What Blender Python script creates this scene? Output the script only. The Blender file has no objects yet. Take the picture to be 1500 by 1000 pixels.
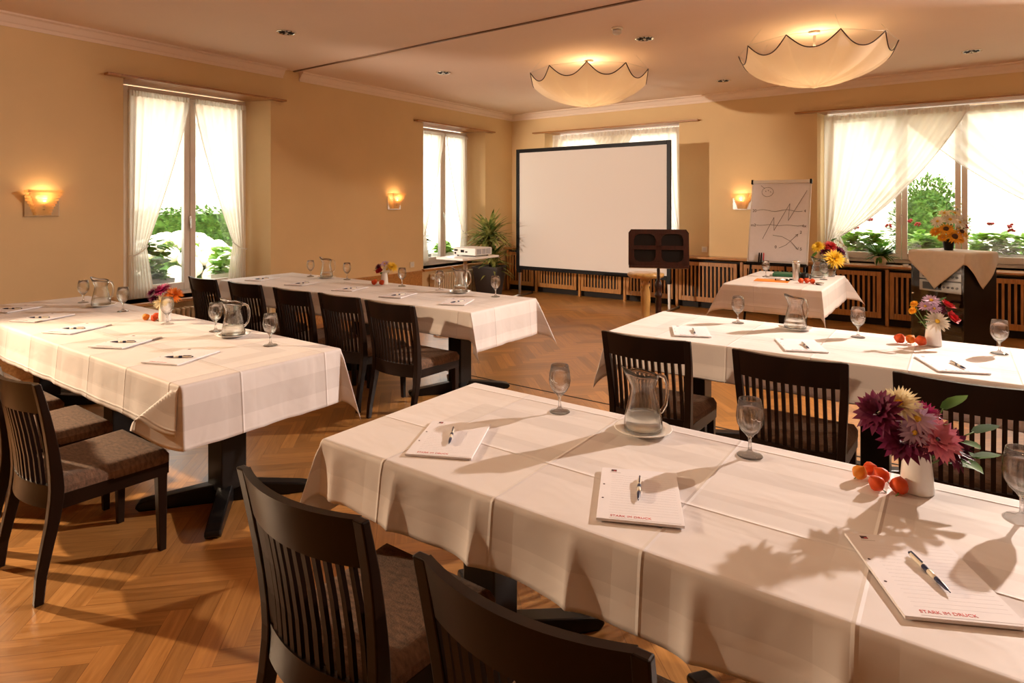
import bpy, bmesh, math, random
from mathutils import Vector, Matrix
R = random.Random(7)
SC = bpy.context.scene
COL = SC.collection
PI = math.pi
H = 1.53                      # eye height
XL, YB = -6.65, 9.25          # inner faces of the left and the back wall
XR, YF = 4.6, -6.5            # right and front wall, behind the camera
ZC = 3.18                     # ceiling
TT = .755                     # table tops
RV = Vector((.812, .5835, 0)) # across, as seen from the door

# ------------------------------------------------------------------ materials
def nodes(name):
    m = bpy.data.materials.new(name); m.use_nodes = True
    nt = m.node_tree; nt.nodes.clear()
    out = nt.nodes.new('ShaderNodeOutputMaterial')
    return m, nt, out
def N(nt, t, **k):
    n = nt.nodes.new('ShaderNode' + t)
    for a, b in k.items():
        if a.startswith('_'): setattr(n, a[1:], b)
        else: n.inputs[a.replace('_', ' ')].default_value = b
    return n
def L(nt, a, ai, b, bi): nt.links.new(a.outputs[ai], b.inputs[bi])
def rgba(c): return (c[0], c[1], c[2], 1)
def mat(name, col, rough=.5, metal=0, var=0, scale=8, stretch=(1, 1, 1), bump=0, bscale=60, emit=None, estr=0, coat=0, spec=.5, trans=0, sheen=0):
    m, nt, out = nodes(name)
    p = N(nt, 'BsdfPrincipled', Roughness=rough, Metallic=metal)
    p.inputs['Specular IOR Level'].default_value = spec
    p.inputs['Coat Weight'].default_value = coat
    p.inputs['Sheen Weight'].default_value = sheen
    tc = N(nt, 'TexCoord')
    if var:
        mp = N(nt, 'Mapping'); mp.inputs['Scale'].default_value = stretch
        no = N(nt, 'TexNoise', Scale=scale, Detail=5.0)
        L(nt, tc, 'Object', mp, 0); L(nt, mp, 0, no, 'Vector')
        cr = N(nt, 'ValToRGB')
        cr.color_ramp.elements[0].position = .3; cr.color_ramp.elements[1].position = .72
        cr.color_ramp.elements[0].color = rgba([x * (1 - var) for x in col])
        cr.color_ramp.elements[1].color = rgba([min(1, x * (1 + var * .6)) for x in col])
        L(nt, no, 'Fac', cr, 0); L(nt, cr, 0, p, 'Base Color')
    else: p.inputs['Base Color'].default_value = rgba(col)
    if bump:
        nb = N(nt, 'TexNoise', Scale=bscale, Detail=3.0)
        L(nt, tc, 'Object', nb, 'Vector')
        b = N(nt, 'Bump', Strength=bump, Distance=.01)
        L(nt, nb, 'Fac', b, 'Height'); L(nt, b, 0, p, 'Normal')
    if emit:
        p.inputs['Emission Color'].default_value = rgba(emit); p.inputs['Emission Strength'].default_value = estr
    last = p
    if trans:
        t = N(nt, 'BsdfTranslucent', Color=rgba(col)); x = N(nt, 'MixShader', Fac=trans)
        L(nt, p, 0, x, 1); L(nt, t, 0, x, 2); last = x
    L(nt, last, 0, out, 0)
    return m
def glass_mat(name, fac=.5, tint=(.97, .98, .97), ior=1.45):
    m, nt, out = nodes(name)
    g = N(nt, 'BsdfGlass', Color=rgba(tint), Roughness=0.0, IOR=ior)
    t = N(nt, 'BsdfTransparent', Color=rgba(tint)); x = N(nt, 'MixShader', Fac=fac)
    L(nt, t, 0, x, 1); L(nt, g, 0, x, 2); L(nt, x, 0, out, 0)
    return m
def thin_glass_mat(name, edge=.45, glass=.25):
    m, nt, out = nodes(name)
    lw = N(nt, 'LayerWeight', Blend=.5); cr = N(nt, 'ValToRGB'); e = cr.color_ramp.elements
    e[0].position = .5; e[0].color = (.985, .985, .98, 1); e[1].position = 1.0; e[1].color = (edge, edge, edge * .97, 1)
    L(nt, lw, 'Facing', cr, 0)
    t = N(nt, 'BsdfTransparent'); L(nt, cr, 0, t, 'Color')
    g = N(nt, 'BsdfGlossy', Roughness=.01); x = N(nt, 'MixShader')
    pw = N(nt, 'Math', _operation='POWER'); pw.inputs[1].default_value = 4; L(nt, lw, 'Facing', pw, 0)
    mr = N(nt, 'MapRange'); mr.inputs['To Min'].default_value = .022; mr.inputs['To Max'].default_value = .8; L(nt, pw, 0, mr, 0)
    L(nt, mr, 0, x, 'Fac'); L(nt, t, 0, x, 1); L(nt, g, 0, x, 2)
    gl = N(nt, 'BsdfGlass', Roughness=0.0, IOR=1.45); y = N(nt, 'MixShader', Fac=glass); L(nt, x, 0, y, 1); L(nt, gl, 0, y, 2)
    L(nt, y, 0, out, 0)
    return m
def pane_mat(name):
    m, nt, out = nodes(name)
    g = N(nt, 'BsdfGlossy', Color=(1, 1, 1, 1), Roughness=.02)
    t = N(nt, 'BsdfTransparent', Color=(.96, .98, .97, 1)); x = N(nt, 'MixShader', Fac=.06)
    L(nt, t, 0, x, 1); L(nt, g, 0, x, 2); L(nt, x, 0, out, 0)
    return m
def sheer_mat(name, see=.3, col=(.93, .90, .86)):
    m, nt, out = nodes(name)
    d = N(nt, 'BsdfDiffuse', Color=rgba(col)); tl = N(nt, 'BsdfTranslucent', Color=rgba(col))
    a = N(nt, 'MixShader', Fac=.62); L(nt, d, 0, a, 1); L(nt, tl, 0, a, 2)
    t = N(nt, 'BsdfTransparent'); x = N(nt, 'MixShader', Fac=see)
    lw = N(nt, 'LayerWeight', Blend=.35)
    mr = N(nt, 'MapRange'); mr.inputs['To Min'].default_value = see; mr.inputs['To Max'].default_value = see * .15
    L(nt, lw, 'Facing', mr, 0); L(nt, mr, 0, x, 'Fac')
    L(nt, a, 0, x, 1); L(nt, t, 0, x, 2); L(nt, x, 0, out, 0)
    return m
def wood_mat(name, a, b, rough=.35, scale=6, stretch=(1, 1, 12), coat=.2, spec=.5):
    m, nt, out = nodes(name)
    p = N(nt, 'BsdfPrincipled', Roughness=rough); p.inputs['Coat Weight'].default_value = coat; p.inputs['Specular IOR Level'].default_value = spec
    tc = N(nt, 'TexCoord'); mp = N(nt, 'Mapping'); mp.inputs['Scale'].default_value = stretch
    no = N(nt, 'TexNoise', Scale=scale, Detail=6.0, Distortion=.6)
    cr = N(nt, 'ValToRGB'); cr.color_ramp.elements[0].position = .32; cr.color_ramp.elements[1].position = .7
    cr.color_ramp.elements[0].color = rgba(a); cr.color_ramp.elements[1].color = rgba(b)
    L(nt, tc, 'Object', mp, 0); L(nt, mp, 0, no, 'Vector'); L(nt, no, 'Fac', cr, 0); L(nt, cr, 0, p, 'Base Color')
    bm_ = N(nt, 'Bump', Strength=.08, Distance=.004); L(nt, no, 'Fac', bm_, 'Height'); L(nt, bm_, 0, p, 'Normal')
    L(nt, p, 0, out, 0)
    return m
def parquet_mat():
    m, nt, out = nodes('oak_parquet')
    p = N(nt, 'BsdfPrincipled', Roughness=.3); p.inputs['Coat Weight'].default_value = .15; p.inputs['Coat Roughness'].default_value = .2
    uv = N(nt, 'UVMap', _uv_map='plank'); at = N(nt, 'Attribute', _attribute_name='tone')
    mp = N(nt, 'Mapping'); mp.inputs['Scale'].default_value = (1.1, 13, 1)
    no = N(nt, 'TexNoise', Scale=3.0, Detail=6.0, Distortion=1.2)
    L(nt, uv, 0, mp, 0); L(nt, mp, 0, no, 'Vector')
    cr = N(nt, 'ValToRGB'); e = cr.color_ramp.elements
    e[0].position = .3; e[0].color = (.32, .14, .035, 1); e[1].position = .75; e[1].color = (.48, .235, .07, 1)
    L(nt, no, 'Fac', cr, 0)
    hs = N(nt, 'HueSaturation'); mr = N(nt, 'MapRange'); mr.inputs['To Min'].default_value = .78; mr.inputs['To Max'].default_value = 1.2
    L(nt, at, 'Fac', mr, 0); L(nt, mr, 0, hs, 'Value'); L(nt, cr, 0, hs, 'Color')
    # seams between planks: v runs 0..1 across, kept in the second layer
    uv2 = N(nt, 'UVMap', _uv_map='edge'); sp = N(nt, 'SeparateXYZ'); L(nt, uv2, 0, sp, 0)
    pp = N(nt, 'Math', _operation='PINGPONG'); pp.inputs[1].default_value = .5; L(nt, sp, 'Y', pp, 0)
    gt = N(nt, 'Math', _operation='LESS_THAN'); gt.inputs[1].default_value = .018; L(nt, pp, 0, gt, 0)
    mx = N(nt, 'MixRGB', _blend_type='MULTIPLY'); mx.inputs[2].default_value = (.6, .52, .45, 1)
    L(nt, gt, 0, mx, 0); L(nt, hs, 0, mx, 1); L(nt, mx, 0, p, 'Base Color')
    r2 = N(nt, 'MapRange'); r2.inputs['To Min'].default_value = .24; r2.inputs['To Max'].default_value = .42
    L(nt, no, 'Fac', r2, 0); L(nt, r2, 0, p, 'Roughness')
    b = N(nt, 'Bump', Strength=.06, Distance=.003); L(nt, no, 'Fac', b, 'Height'); L(nt, b, 0, p, 'Normal')
    L(nt, p, 0, out, 0)
    return m
def cloth_mat():
    m, nt, out = nodes('white_damask')
    p = N(nt, 'BsdfPrincipled', Roughness=.6); p.inputs['Sheen Weight'].default_value = .15; p.inputs['Specular IOR Level'].default_value = .35
    at = N(nt, 'Attribute', _attribute_name='hem')
    # woven satin border bands: 9 to 19 cm and 46 to 54 cm from the hem
    def band(a, b):
        g = N(nt, 'Math', _operation='GREATER_THAN'); g.inputs[1].default_value = a
        l = N(nt, 'Math', _operation='LESS_THAN'); l.inputs[1].default_value = b
        mm = N(nt, 'Math', _operation='MULTIPLY'); L(nt, at, 'Fac', g, 0); L(nt, at, 'Fac', l, 0); L(nt, g, 0, mm, 0); L(nt, l, 0, mm, 1)
        return mm
    b1, b2 = band(.085, .19), band(.47, .56)
    ad = N(nt, 'Math', _operation='ADD'); L(nt, b1, 0, ad, 0); L(nt, b2, 0, ad, 1)
    mx = N(nt, 'MixRGB'); mx.inputs[1].default_value = (.84, .79, .775, 1); mx.inputs[2].default_value = (.75, .70, .685, 1)
    L(nt, ad, 0, mx, 0); L(nt, mx, 0, p, 'Base Color')
    uv = N(nt, 'UVMap', _uv_map='cloth')
    sp = N(nt, 'SeparateXYZ'); L(nt, uv, 0, sp, 0)
    hs = []
    for ax, per in (('X', .21), ('Y', .235)):
        pp = N(nt, 'Math', _operation='PINGPONG'); pp.inputs[1].default_value = per; L(nt, sp, ax, pp, 0)
        r = N(nt, 'MapRange'); r.inputs['From Max'].default_value = .07; r.inputs['To Min'].default_value = 1; r.inputs['To Max'].default_value = 0; L(nt, pp, 0, r, 0); r2 = N(nt, 'MapRange'); r2.inputs['From Max'].default_value = .007; r2.inputs['To Min'].default_value = .55; r2.inputs['To Max'].default_value = 0; L(nt, pp, 0, r2, 0)
        sm = N(nt, 'Math', _operation='ADD'); L(nt, r, 0, sm, 0); L(nt, r2, 0, sm, 1); hs.append(sm)
    s = N(nt, 'Math', _operation='ADD'); L(nt, hs[0], 0, s, 0); L(nt, hs[1], 0, s, 1)
    mpn = N(nt, 'Mapping'); mpn.inputs['Scale'].default_value = (1, 1.5, 1); mpn.inputs['Rotation'].default_value = (0, 0, .5); L(nt, uv, 0, mpn, 0)
    no = N(nt, 'TexNoise', Scale=5.0, Detail=2.0, Distortion=.5); L(nt, mpn, 0, no, 'Vector')
    ml = N(nt, 'Math', _operation='MULTIPLY_ADD'); ml.inputs[1].default_value = 1.3; L(nt, no, 'Fac', ml, 0); L(nt, s, 0, ml, 2)
    b = N(nt, 'Bump', Strength=.6, Distance=.008); L(nt, ml, 0, b, 'Height'); L(nt, b, 0, p, 'Normal')
    t = N(nt, 'BsdfTranslucent', Color=(.8, .77, .73, 1)); x = N(nt, 'MixShader', Fac=.12)
    L(nt, p, 0, x, 1); L(nt, t, 0, x, 2); L(nt, x, 0, out, 0)
    return m
def leaf_mat(name, a, b):
    m, nt, out = nodes(name)
    p = N(nt, 'BsdfPrincipled', Roughness=.5); p.inputs['Specular IOR Level'].default_value = .2
    tc = N(nt, 'TexCoord'); no = N(nt, 'TexNoise', Scale=9.0, Detail=2.0); L(nt, tc, 'Object', no, 'Vector')
    cr = N(nt, 'ValToRGB'); cr.color_ramp.elements[0].position = .35; cr.color_ramp.elements[1].position = .65
    cr.color_ramp.elements[0].color = rgba(a); cr.color_ramp.elements[1].color = rgba(b)
    L(nt, no, 'Fac', cr, 0); L(nt, cr, 0, p, 'Base Color')
    t = N(nt, 'BsdfTranslucent'); L(nt, cr, 0, t, 'Color'); x = N(nt, 'MixShader', Fac=.3)
    L(nt, p, 0, x, 1); L(nt, t, 0, x, 2); L(nt, x, 0, out, 0)
    return m

M = {}
M['wall'] = mat('ochre_plaster', (.73, .53, .285), .85, var=.05, scale=1.5, bump=.05, bscale=120)
M['ceil'] = mat('white_ceiling_paint', (.84, .67, .55), .9, var=.03, scale=1.2)
M['cornice'] = mat('white_stucco', (.84, .68, .56), .8)
M['parquet'] = parquet_mat()
M['cloth'] = cloth_mat()
M['napkin'] = mat('cream_cotton', (.80, .72, .60), .7, var=.05, scale=20, trans=.15)
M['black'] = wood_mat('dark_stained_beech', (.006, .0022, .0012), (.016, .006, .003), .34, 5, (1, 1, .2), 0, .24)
M['iron'] = mat('black_lacquer', (.008, .007, .007), .32, var=.2, spec=.3)
M['seat'] = mat('brown_chenille', (.15, .08, .045), .85, var=.55, scale=38, stretch=(1, 2.2, 1), bump=.35, bscale=240, sheen=.12)
M['oak'] = wood_mat('honey_oak', (.36, .145, .035), (.56, .26, .075), .35, 7, (9, 9, .8))
M['track'] = mat('brown_track', (.16, .085, .045), .5)
M['board'] = wood_mat('brown_beech_board', (.30, .12, .03), (.44, .20, .06), .35, 5, (.6, 9, 9), .2)
M['oakh'] = wood_mat('honey_oak_plank', (.38, .16, .045), (.58, .29, .09), .28, 5, (.6, 9, 9), .4)
M['pine'] = wood_mat('pale_turned_pine', (.52, .28, .08), (.72, .44, .15), .3, 6, (6, 6, .8), .5)
M['mahog'] = wood_mat('dark_red_mahogany', (.018, .004, .003), (.045, .010, .006), .3, 6, (6, 6, 1), .3)
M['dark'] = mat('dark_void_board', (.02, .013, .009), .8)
M['frame'] = mat('white_window_paint', (.80, .73, .66), .4, var=.03, scale=6)
M['pane'] = pane_mat('window_glass')
M['sheer'] = sheer_mat('sheer_voile', .12, (.84, .77, .68))
M['sheerd'] = sheer_mat('sheer_voile_dense', .16)
M['goblet'] = thin_glass_mat('drinking_glass', .6, .6)
M['jug'] = thin_glass_mat('pitcher_glass', .38, .85)
M['water'] = glass_mat('still_water', .75, (.98, .98, .96), 1.33)
M['china'] = mat('white_china', (.86, .84, .80), .15, coat=.5)
M['etch'] = mat('white_etching', (.85, .85, .85), .7)
M['paper'] = mat('white_paper', (.84, .82, .86), .75, var=.02, scale=30)
M['ink_red'] = mat('red_print', (.62, .10, .11), .7)
M['ink_dark'] = mat('dark_print', (.06, .02, .03), .7)
M['ink_grey'] = mat('grey_print', (.5, .5, .52), .7)
M['ink_pale'] = mat('pale_blue_ruling', (.70, .69, .76), .7)
M['marker'] = mat('black_marker_line', (.05, .04, .05), .8)
M['navy'] = mat('navy_plastic', (.014, .022, .07), .3)
M['ivory'] = mat('ivory_plastic', (.80, .74, .62), .3)
M['chrome'] = mat('chrome', (.85, .83, .80), .12, 1)
M['steel'] = mat('brushed_steel', (.72, .70, .66), .3, 1)
M['alu'] = mat('white_lacquered_steel', (.78, .76, .73), .3)
M['plastic'] = mat('light_grey_plastic', (.72, .70, .67), .4)
M['greyvent'] = mat('grey_grille', (.30, .30, .34), .5)
M['blackp'] = mat('black_plastic', (.007, .006, .006), .45, spec=.2)
M['screen'] = mat('projection_fabric', (.80, .76, .73), .8)
M['pot'] = mat('anthracite_planter', (.045, .04, .042), .6, var=.1)
M['soil'] = mat('dark_soil', (.05, .03, .02), .9, var=.4, scale=40)
M['radi'] = mat('cream_radiator_enamel', (.72, .60, .42), .4)
M['orange'] = mat('orange_card', (.92, .27, .03), .6)
M['green'] = mat('green_card', (.02, .11, .045), .5)
M['physalis'] = mat('orange_lantern_husk', (.80, .10, .012), .5, var=.4, scale=30, trans=.2)
M['physalis2'] = mat('amber_lantern_husk', (.88, .32, .03), .5, var=.3, scale=30, trans=.2)
M['tomato'] = mat('red_glossy_skin', (.70, .05, .02), .25, var=.2, scale=20)
M['stem'] = mat('green_stem', (.10, .20, .04), .5)
M['leaf'] = leaf_mat('dark_leaf', (.03, .09, .015), (.12, .26, .04))
M['leafb'] = leaf_mat('bright_leaf', (.17, .40, .05), (.42, .66, .12))
M['dracaena'] = leaf_mat('striped_leaf', (.06, .12, .02), (.50, .50, .16))
M['hedge'] = leaf_mat('hedge_leaf', (.04, .11, .02), (.13, .25, .05))
M['grass'] = leaf_mat('lawn', (.10, .2, .03), (.2, .34, .07))
M['gravel'] = mat('pale_gravel', (.72, .68, .60), .9, var=.1, scale=30)
M['trunk'] = mat('bark', (.16, .10, .06), .9, var=.3)
M['house'] = mat('pale_render', (.85, .80, .72), .9, var=.04)
M['roof'] = mat('roof_tiles', (.42, .20, .12), .8, var=.3, scale=12)
M['stone'] = mat('grey_stone', (.35, .34, .32), .8, var=.2)
FC = {'burgundy': (.14, .008, .05), 'magenta': (.46, .03, .17), 'pink': (.80, .27, .38), 'lilac': (.62, .42, .60), 'cream': (.86, .76, .50),
      'white': (.85, .80, .70), 'orange': (.85, .25, .03), 'yellow': (.88, .60, .04), 'red': (.50, .015, .02), 'gold': (.90, .42, .02)}
for k, c in FC.items(): M['p_' + k] = mat(k + '_petal', c, .55, var=.25, scale=25, trans=.2)
M['eye_y'] = mat('yellow_flower_eye', (.75, .45, .03), .8, bump=.5, bscale=300)
M['eye_d'] = mat('brown_flower_eye', (.07, .03, .015), .9, bump=.5, bscale=300)
M['shade'] = mat('parchment_lampshade', (.84, .75, .62), .8, trans=.5, var=.05, scale=4)
M['shade_glass'] = mat('amber_ribbed_glass', (.9, .66, .34), .15, trans=.55, emit=(1, .55, .16), estr=.18)
M['shade_glass'].node_tree.nodes['Principled BSDF'].inputs['Alpha'].default_value = .6
M['bulb'] = mat('glowing_bulb', (1, .9, .7), .5, emit=(1, .72, .36), estr=16)
M['dim'] = mat('halogen_reflector', (.85, .83, .80), .3, .2)

# ------------------------------------------------------------------ mesh builder
class MB:
    def __init__(s): s.v = []; s.f = []; s.sm = []
    def add(s, vs, fs, smooth=False):
        o = len(s.v); s.v += [tuple(v) for v in vs]
        for f in fs: s.f.append(tuple(i + o for i in f)); s.sm.append(smooth)
        return s
    def box(s, x0, x1, y0, y1, z0, z1, T=None):
        vs = [(x, y, z) for z in (z0, z1) for y in (y0, y1) for x in (x0, x1)]
        if T: vs = [T @ Vector(v) for v in vs]
        return s.add(vs, [(0, 2, 3, 1), (4, 5, 7, 6), (0, 1, 5, 4), (2, 6, 7, 3), (0, 4, 6, 2), (1, 3, 7, 5)])
    def hexa(s, a, b):            # two quads (4 points each) joined
        return s.add(list(a) + list(b), [(3, 2, 1, 0), (4, 5, 6, 7), (0, 1, 5, 4), (1, 2, 6, 5), (2, 3, 7, 6), (3, 0, 4, 7)])
    def prism(s, poly, f, smooth=False):  # poly: 2D list, f(p, k) -> 3D for k = 0, 1
        n = len(poly); vs = [f(p, 0) for p in poly] + [f(p, 1) for p in poly]
        fs = [tuple(range(n))[::-1], tuple(range(n, 2 * n))] + [(i, (i + 1) % n, n + (i + 1) % n, n + i) for i in range(n)]
        return s.add(vs, fs, smooth)
    def lathe(s, prof, n=24, c=(0, 0, 0), T=None, smooth=True, closed=False):
        vs = []; fs = []
        for r, z in prof:
            for k in range(n):
                a = 2 * PI * k / n; v = Vector((c[0] + r * math.cos(a), c[1] + r * math.sin(a), c[2] + z))
                vs.append(T @ v if T else v)
        m = len(prof)
        for i in range(m if closed else m - 1):
            j = (i + 1) % m
            for k in range(n): fs.append((i * n + k, i * n + (k + 1) % n, j * n + (k + 1) % n, j * n + k))
        if not closed:
            if prof[0][0] > 1e-5: fs.append(tuple(range(n))[::-1])
            if prof[-1][0] > 1e-5: fs.append(tuple((m - 1) * n + k for k in range(n)))
        return s.add(vs, fs, smooth)
    def tube(s, pts, r, n=8, cap=True, smooth=True):
        pts = [Vector(p) for p in pts]; rs = r if isinstance(r, (list, tuple)) else [r] * len(pts)
        vs = []; fs = []; up = None
        for i, p in enumerate(pts):
            d = (pts[min(i + 1, len(pts) - 1)] - pts[max(i - 1, 0)]).normalized()
            if up is None: up = d.orthogonal().normalized()
            a = (up - d * up.dot(d)).normalized(); up = a; b = d.cross(a)
            for k in range(n):
                t = 2 * PI * k / n; vs.append(p + (a * math.cos(t) + b * math.sin(t)) * rs[i])
        for i in range(len(pts) - 1):
            for k in range(n): fs.append((i * n + k, i * n + (k + 1) % n, (i + 1) * n + (k + 1) % n, (i + 1) * n + k))
        if cap: fs += [tuple(range(n))[::-1], tuple((len(pts) - 1) * n + k for k in range(n))]
        return s.add(vs, fs, smooth)
    def grid(s, f, nu, nv, smooth=True, flip=False):
        vs = [f(i / nu, j / nv) for j in range(nv + 1) for i in range(nu + 1)]; w = nu + 1
        fs = [(j * w + i, j * w + i + 1, (j + 1) * w + i + 1, (j + 1) * w + i) for j in range(nv) for i in range(nu)]
        if flip: fs = [q[::-1] for q in fs]
        return s.add(vs, fs, smooth)
    def ball(s, c, r, n=12, m=8, sc=(1, 1, 1)):
        prof = [(max(1e-6, math.sin(PI * i / m)) * r, -math.cos(PI * i / m) * r) for i in range(m + 1)]
        T = Matrix.Translation(c) @ Matrix.Diagonal((*sc, 1))
        return s.lathe(prof, n, T=T)
    def leaf(s, base, d, length, width, up=(0, 0, 1), bend=.3, n=4):
        base = Vector(base); d = Vector(d).normalized(); side = d.cross(Vector(up))
        if side.length < 1e-3: side = Vector((1, 0, 0))
        side.normalize(); nn = side.cross(d)
        vs = []; fs = []
        for i in range(n + 1):
            t = i / n; w = width * (math.sin(PI * min(1, .12 + t * .88)) ** .8) * .5
            c = base + d * length * t - nn * bend * length * t * t
            vs += [c - side * w, c + nn * w * .25 * -1, c + side * w]
        for i in range(n):
            a = i * 3; fs += [(a, a + 1, a + 4, a + 3), (a + 1, a + 2, a + 5, a + 4)]
        return s.add(vs, fs, True)
    def build(s, name, m, parent=None, bevel=0, seg=2, weld=False):
        me = bpy.data.meshes.new(name); me.from_pydata(s.v, [], s.f)
        me.polygons.foreach_set('use_smooth', s.sm)
        me.materials.append(M[m] if isinstance(m, str) else m); me.update()
        o = bpy.data.objects.new(name, me); COL.objects.link(o)
        if parent: o.parent = parent
        if bevel:
            b = o.modifiers.new('edge', 'BEVEL'); b.width = bevel; b.segments = seg; b.limit_method = 'ANGLE'; b.angle_limit = .7
        return o
def tag(o, label=None, cat=None, group=None, kind=None):
    if label: o['label'] = label
    if cat: o['category'] = cat
    if group: o['group'] = group
    if kind: o['kind'] = kind
    return o
def thing(name, label, cat, loc=(0, 0, 0), rz=0, group=None, kind=None):
    o = bpy.data.objects.new(name, None); COL.objects.link(o)
    o.location = loc; o.rotation_euler = (0, 0, rz); o.empty_display_size = .1
    return tag(o, label, cat, group, kind)
def kids(o): return [c for c in COL.objects if c.parent == o]
def copy_tree(o, label=None, loc=None, rz=None, parent=None):
    c = o.copy(); COL.objects.link(c)
    if parent: c.parent = parent
    if label: c['label'] = label
    if loc is not None: c.location = loc
    if rz is not None: c.rotation_euler = (0, 0, rz)
    for k in kids(o): copy_tree(k, parent=c)
    return c
def struct(o, kind='structure'): o['kind'] = kind; return o
def text(body, size, m, parent, T, name='lettering', extrude=.0002, align='LEFT'):
    cu = bpy.data.curves.new(name, 'FONT'); cu.body = body; cu.size = size; cu.extrude = extrude; cu.align_x = align
    to = bpy.data.objects.new('tmp', cu); COL.objects.link(to)
    bpy.context.view_layer.update()
    me = bpy.data.meshes.new_from_object(to.evaluated_get(bpy.context.evaluated_depsgraph_get()))
    bpy.data.objects.remove(to); bpy.data.curves.remove(cu)
    me.transform(T); me.materials.clear(); me.materials.append(M[m])
    o = bpy.data.objects.new(name, me); COL.objects.link(o); o.parent = parent
    return o
def lerp(a, b, t): return a + (b - a) * t

# ------------------------------------------------------------------ the room
def floor():
    W = .082; n = 6; th = math.radians(45); cc, ss = math.cos(th), math.sin(th)
    bm = bmesh.new(); u1 = bm.loops.layers.uv.new('plank'); u2 = bm.loops.layers.uv.new('edge'); at = bm.faces.layers.float.new('tone')
    def P(a, b): return Vector((cc * a * W - ss * b * W - 2, ss * a * W + cc * b * W + 3.4, 0))
    def inside(p): return XL - .6 < p.x < XR + .6 and YF - .6 < p.y < YB + .6
    def plank(a0, a1, b0, b1, horiz):
        q = [P(a0, b0), P(a1, b0), P(a1, b1), P(a0, b1)]
        if not inside((q[0] + q[2]) / 2): return
        f = bm.faces.new([bm.verts.new(p) for p in q]); f[at] = R.random(); ou, ov = R.random() * 9, R.random() * 9
        cs = [(0, 0), (n * W, 0), (n * W, 1), (0, 1)] if horiz else [(0, 0), (0, 1), (n * W, 1), (n * W, 0)]
        for lp, c in zip(f.loops, cs): lp[u1].uv = (c[0] + ou, c[1] * W + ov); lp[u2].uv = c
    for j in range(-175, 175):
        for m_ in range(-30, 31):
            a = j + 2 * n * m_; b = j
            plank(a, a + n, b, b + 1, True); plank(a + n, a + n + 1, b + 1 - n, b + 1, False)
    for co, no in (((XL, 0, 0), (-1, 0, 0)), ((XR, 0, 0), (1, 0, 0)), ((0, YF, 0), (0, -1, 0)), ((0, YB, 0), (0, 1, 0))):
        bmesh.ops.bisect_plane(bm, geom=bm.verts[:] + bm.edges[:] + bm.faces[:], plane_co=co, plane_no=no, clear_outer=True)
    me = bpy.data.meshes.new('floor'); bm.to_mesh(me); bm.free(); me.materials.append(M['parquet'])
    o = bpy.data.objects.new('floor', me); COL.objects.link(o); struct(o)
    struct(MB().box(XL - .4, XR + .2, YF - .2, YB + .4, -.12, -.004).build('floor_slab', 'dark'))
floor()
struct(MB().box(XL - .4, XR + .2, YF - .2, YB + .4, ZC, ZC + .15).build('ceiling', 'ceil'))
struct(MB().box(XL + .02, XR, 4.60, 4.625, ZC - .012, ZC).build('trim_1', 'track'))            # folding wall track
struct(MB().box(XL + .02, XR, 4.27, 4.285, 0, .002).build('trim_2', 'dark'))                # and its floor groove

def left(u, n, z): return Vector((XL - n, u, z))
def back(u, n, z): return Vector((u, YB + n, z))
WD = .42; FD = .32   # wall thickness, depth of the frames
W1 = (2.70, 4.31, .545, 2.79); W2 = (6.914, 8.46, .545, 2.80)
W3 = (-5.93, -3.465, .765, 2.80); W4 = (-1.53, 2.45, .765, 2.785)
def ubox(mb, P, u0, u1, n0, n1, z0, z1):
    c = [P(u, n, z) for z in (z0, z1) for n in (n0, n1) for u in (u0, u1)]
    return mb.add(c, [(0, 2, 3, 1), (4, 5, 7, 6), (0, 1, 5, 4), (2, 6, 7, 3), (0, 4, 6, 2), (1, 3, 7, 5)])
def wall(name, P, a, b, holes, splay):
    mb = MB(); u = a
    for (u0, u1, z0, z1) in holes:
        ubox(mb, P, u, u0, 0, WD, 0, ZC); ubox(mb, P, u0, u1, 0, WD, 0, z0); ubox(mb, P, u0, u1, 0, WD, z1, ZC)
        for q, sg in ((u0, 1), (u1, -1)):      # splayed reveals
            pl = [(q, 0), (q, WD), (q + sg * splay * WD / FD, WD)]
            mb.prism(pl, lambda p, k: P(p[0], p[1], z0 if k == 0 else z1))
        u = u1
    ubox(mb, P, u, b, 0, WD, 0, ZC)
    return struct(mb.build(name, 'wall'))
wall('wall_left', left, YF - .2, YB + .42, [W1, W2], .13)
wall('wall_back', back, XL - .42, XR + .2, [W3, W4], .05)
struct(MB().box(XR, XR + .2, YF - .2, YB + .42, 0, ZC).build('wall_right', 'wall'))
struct(MB().box(XL - .42, XR + .2, YF - .2, YF, 0, ZC).build('wall_front', 'wall'))
CP = [(0, 0), (.012, 0), (.016, .03), (.03, .04), (.06, .085), (.09, .095), (.09, .11), (0, .11)]
def cornice(name, P, a, b):
    return struct(MB().prism(CP, lambda p, k: P(a if k == 0 else b, -p[0], ZC - .11 + p[1])).build(name, 'cornice'))
cornice('trim_3', left, YF, 4.47); cornice('trim_4', left, 4.70, YB); cornice('trim_5', back, XL, XR)
cornice('trim_6', lambda u, n, z: Vector((XR + n, u, z)), YF, YB)
# oak dado between the left windows and skirtings
for i, (a, b) in enumerate(((YF, 2.62), (4.40, 6.87), (8.50, 9.0))):
    mb = MB(); ubox(mb, left, a, b, -.022, 0, 0, .50); ubox(mb, left, a, b, -.034, 0, .50, .53)
    struct(mb.build('trim_%d' % (7 + i), 'oakh', bevel=.003))
struct(MB().box(XR - .02, XR, YF, YB, 0, .1).build('baseboard_right', 'oakh'))

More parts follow.
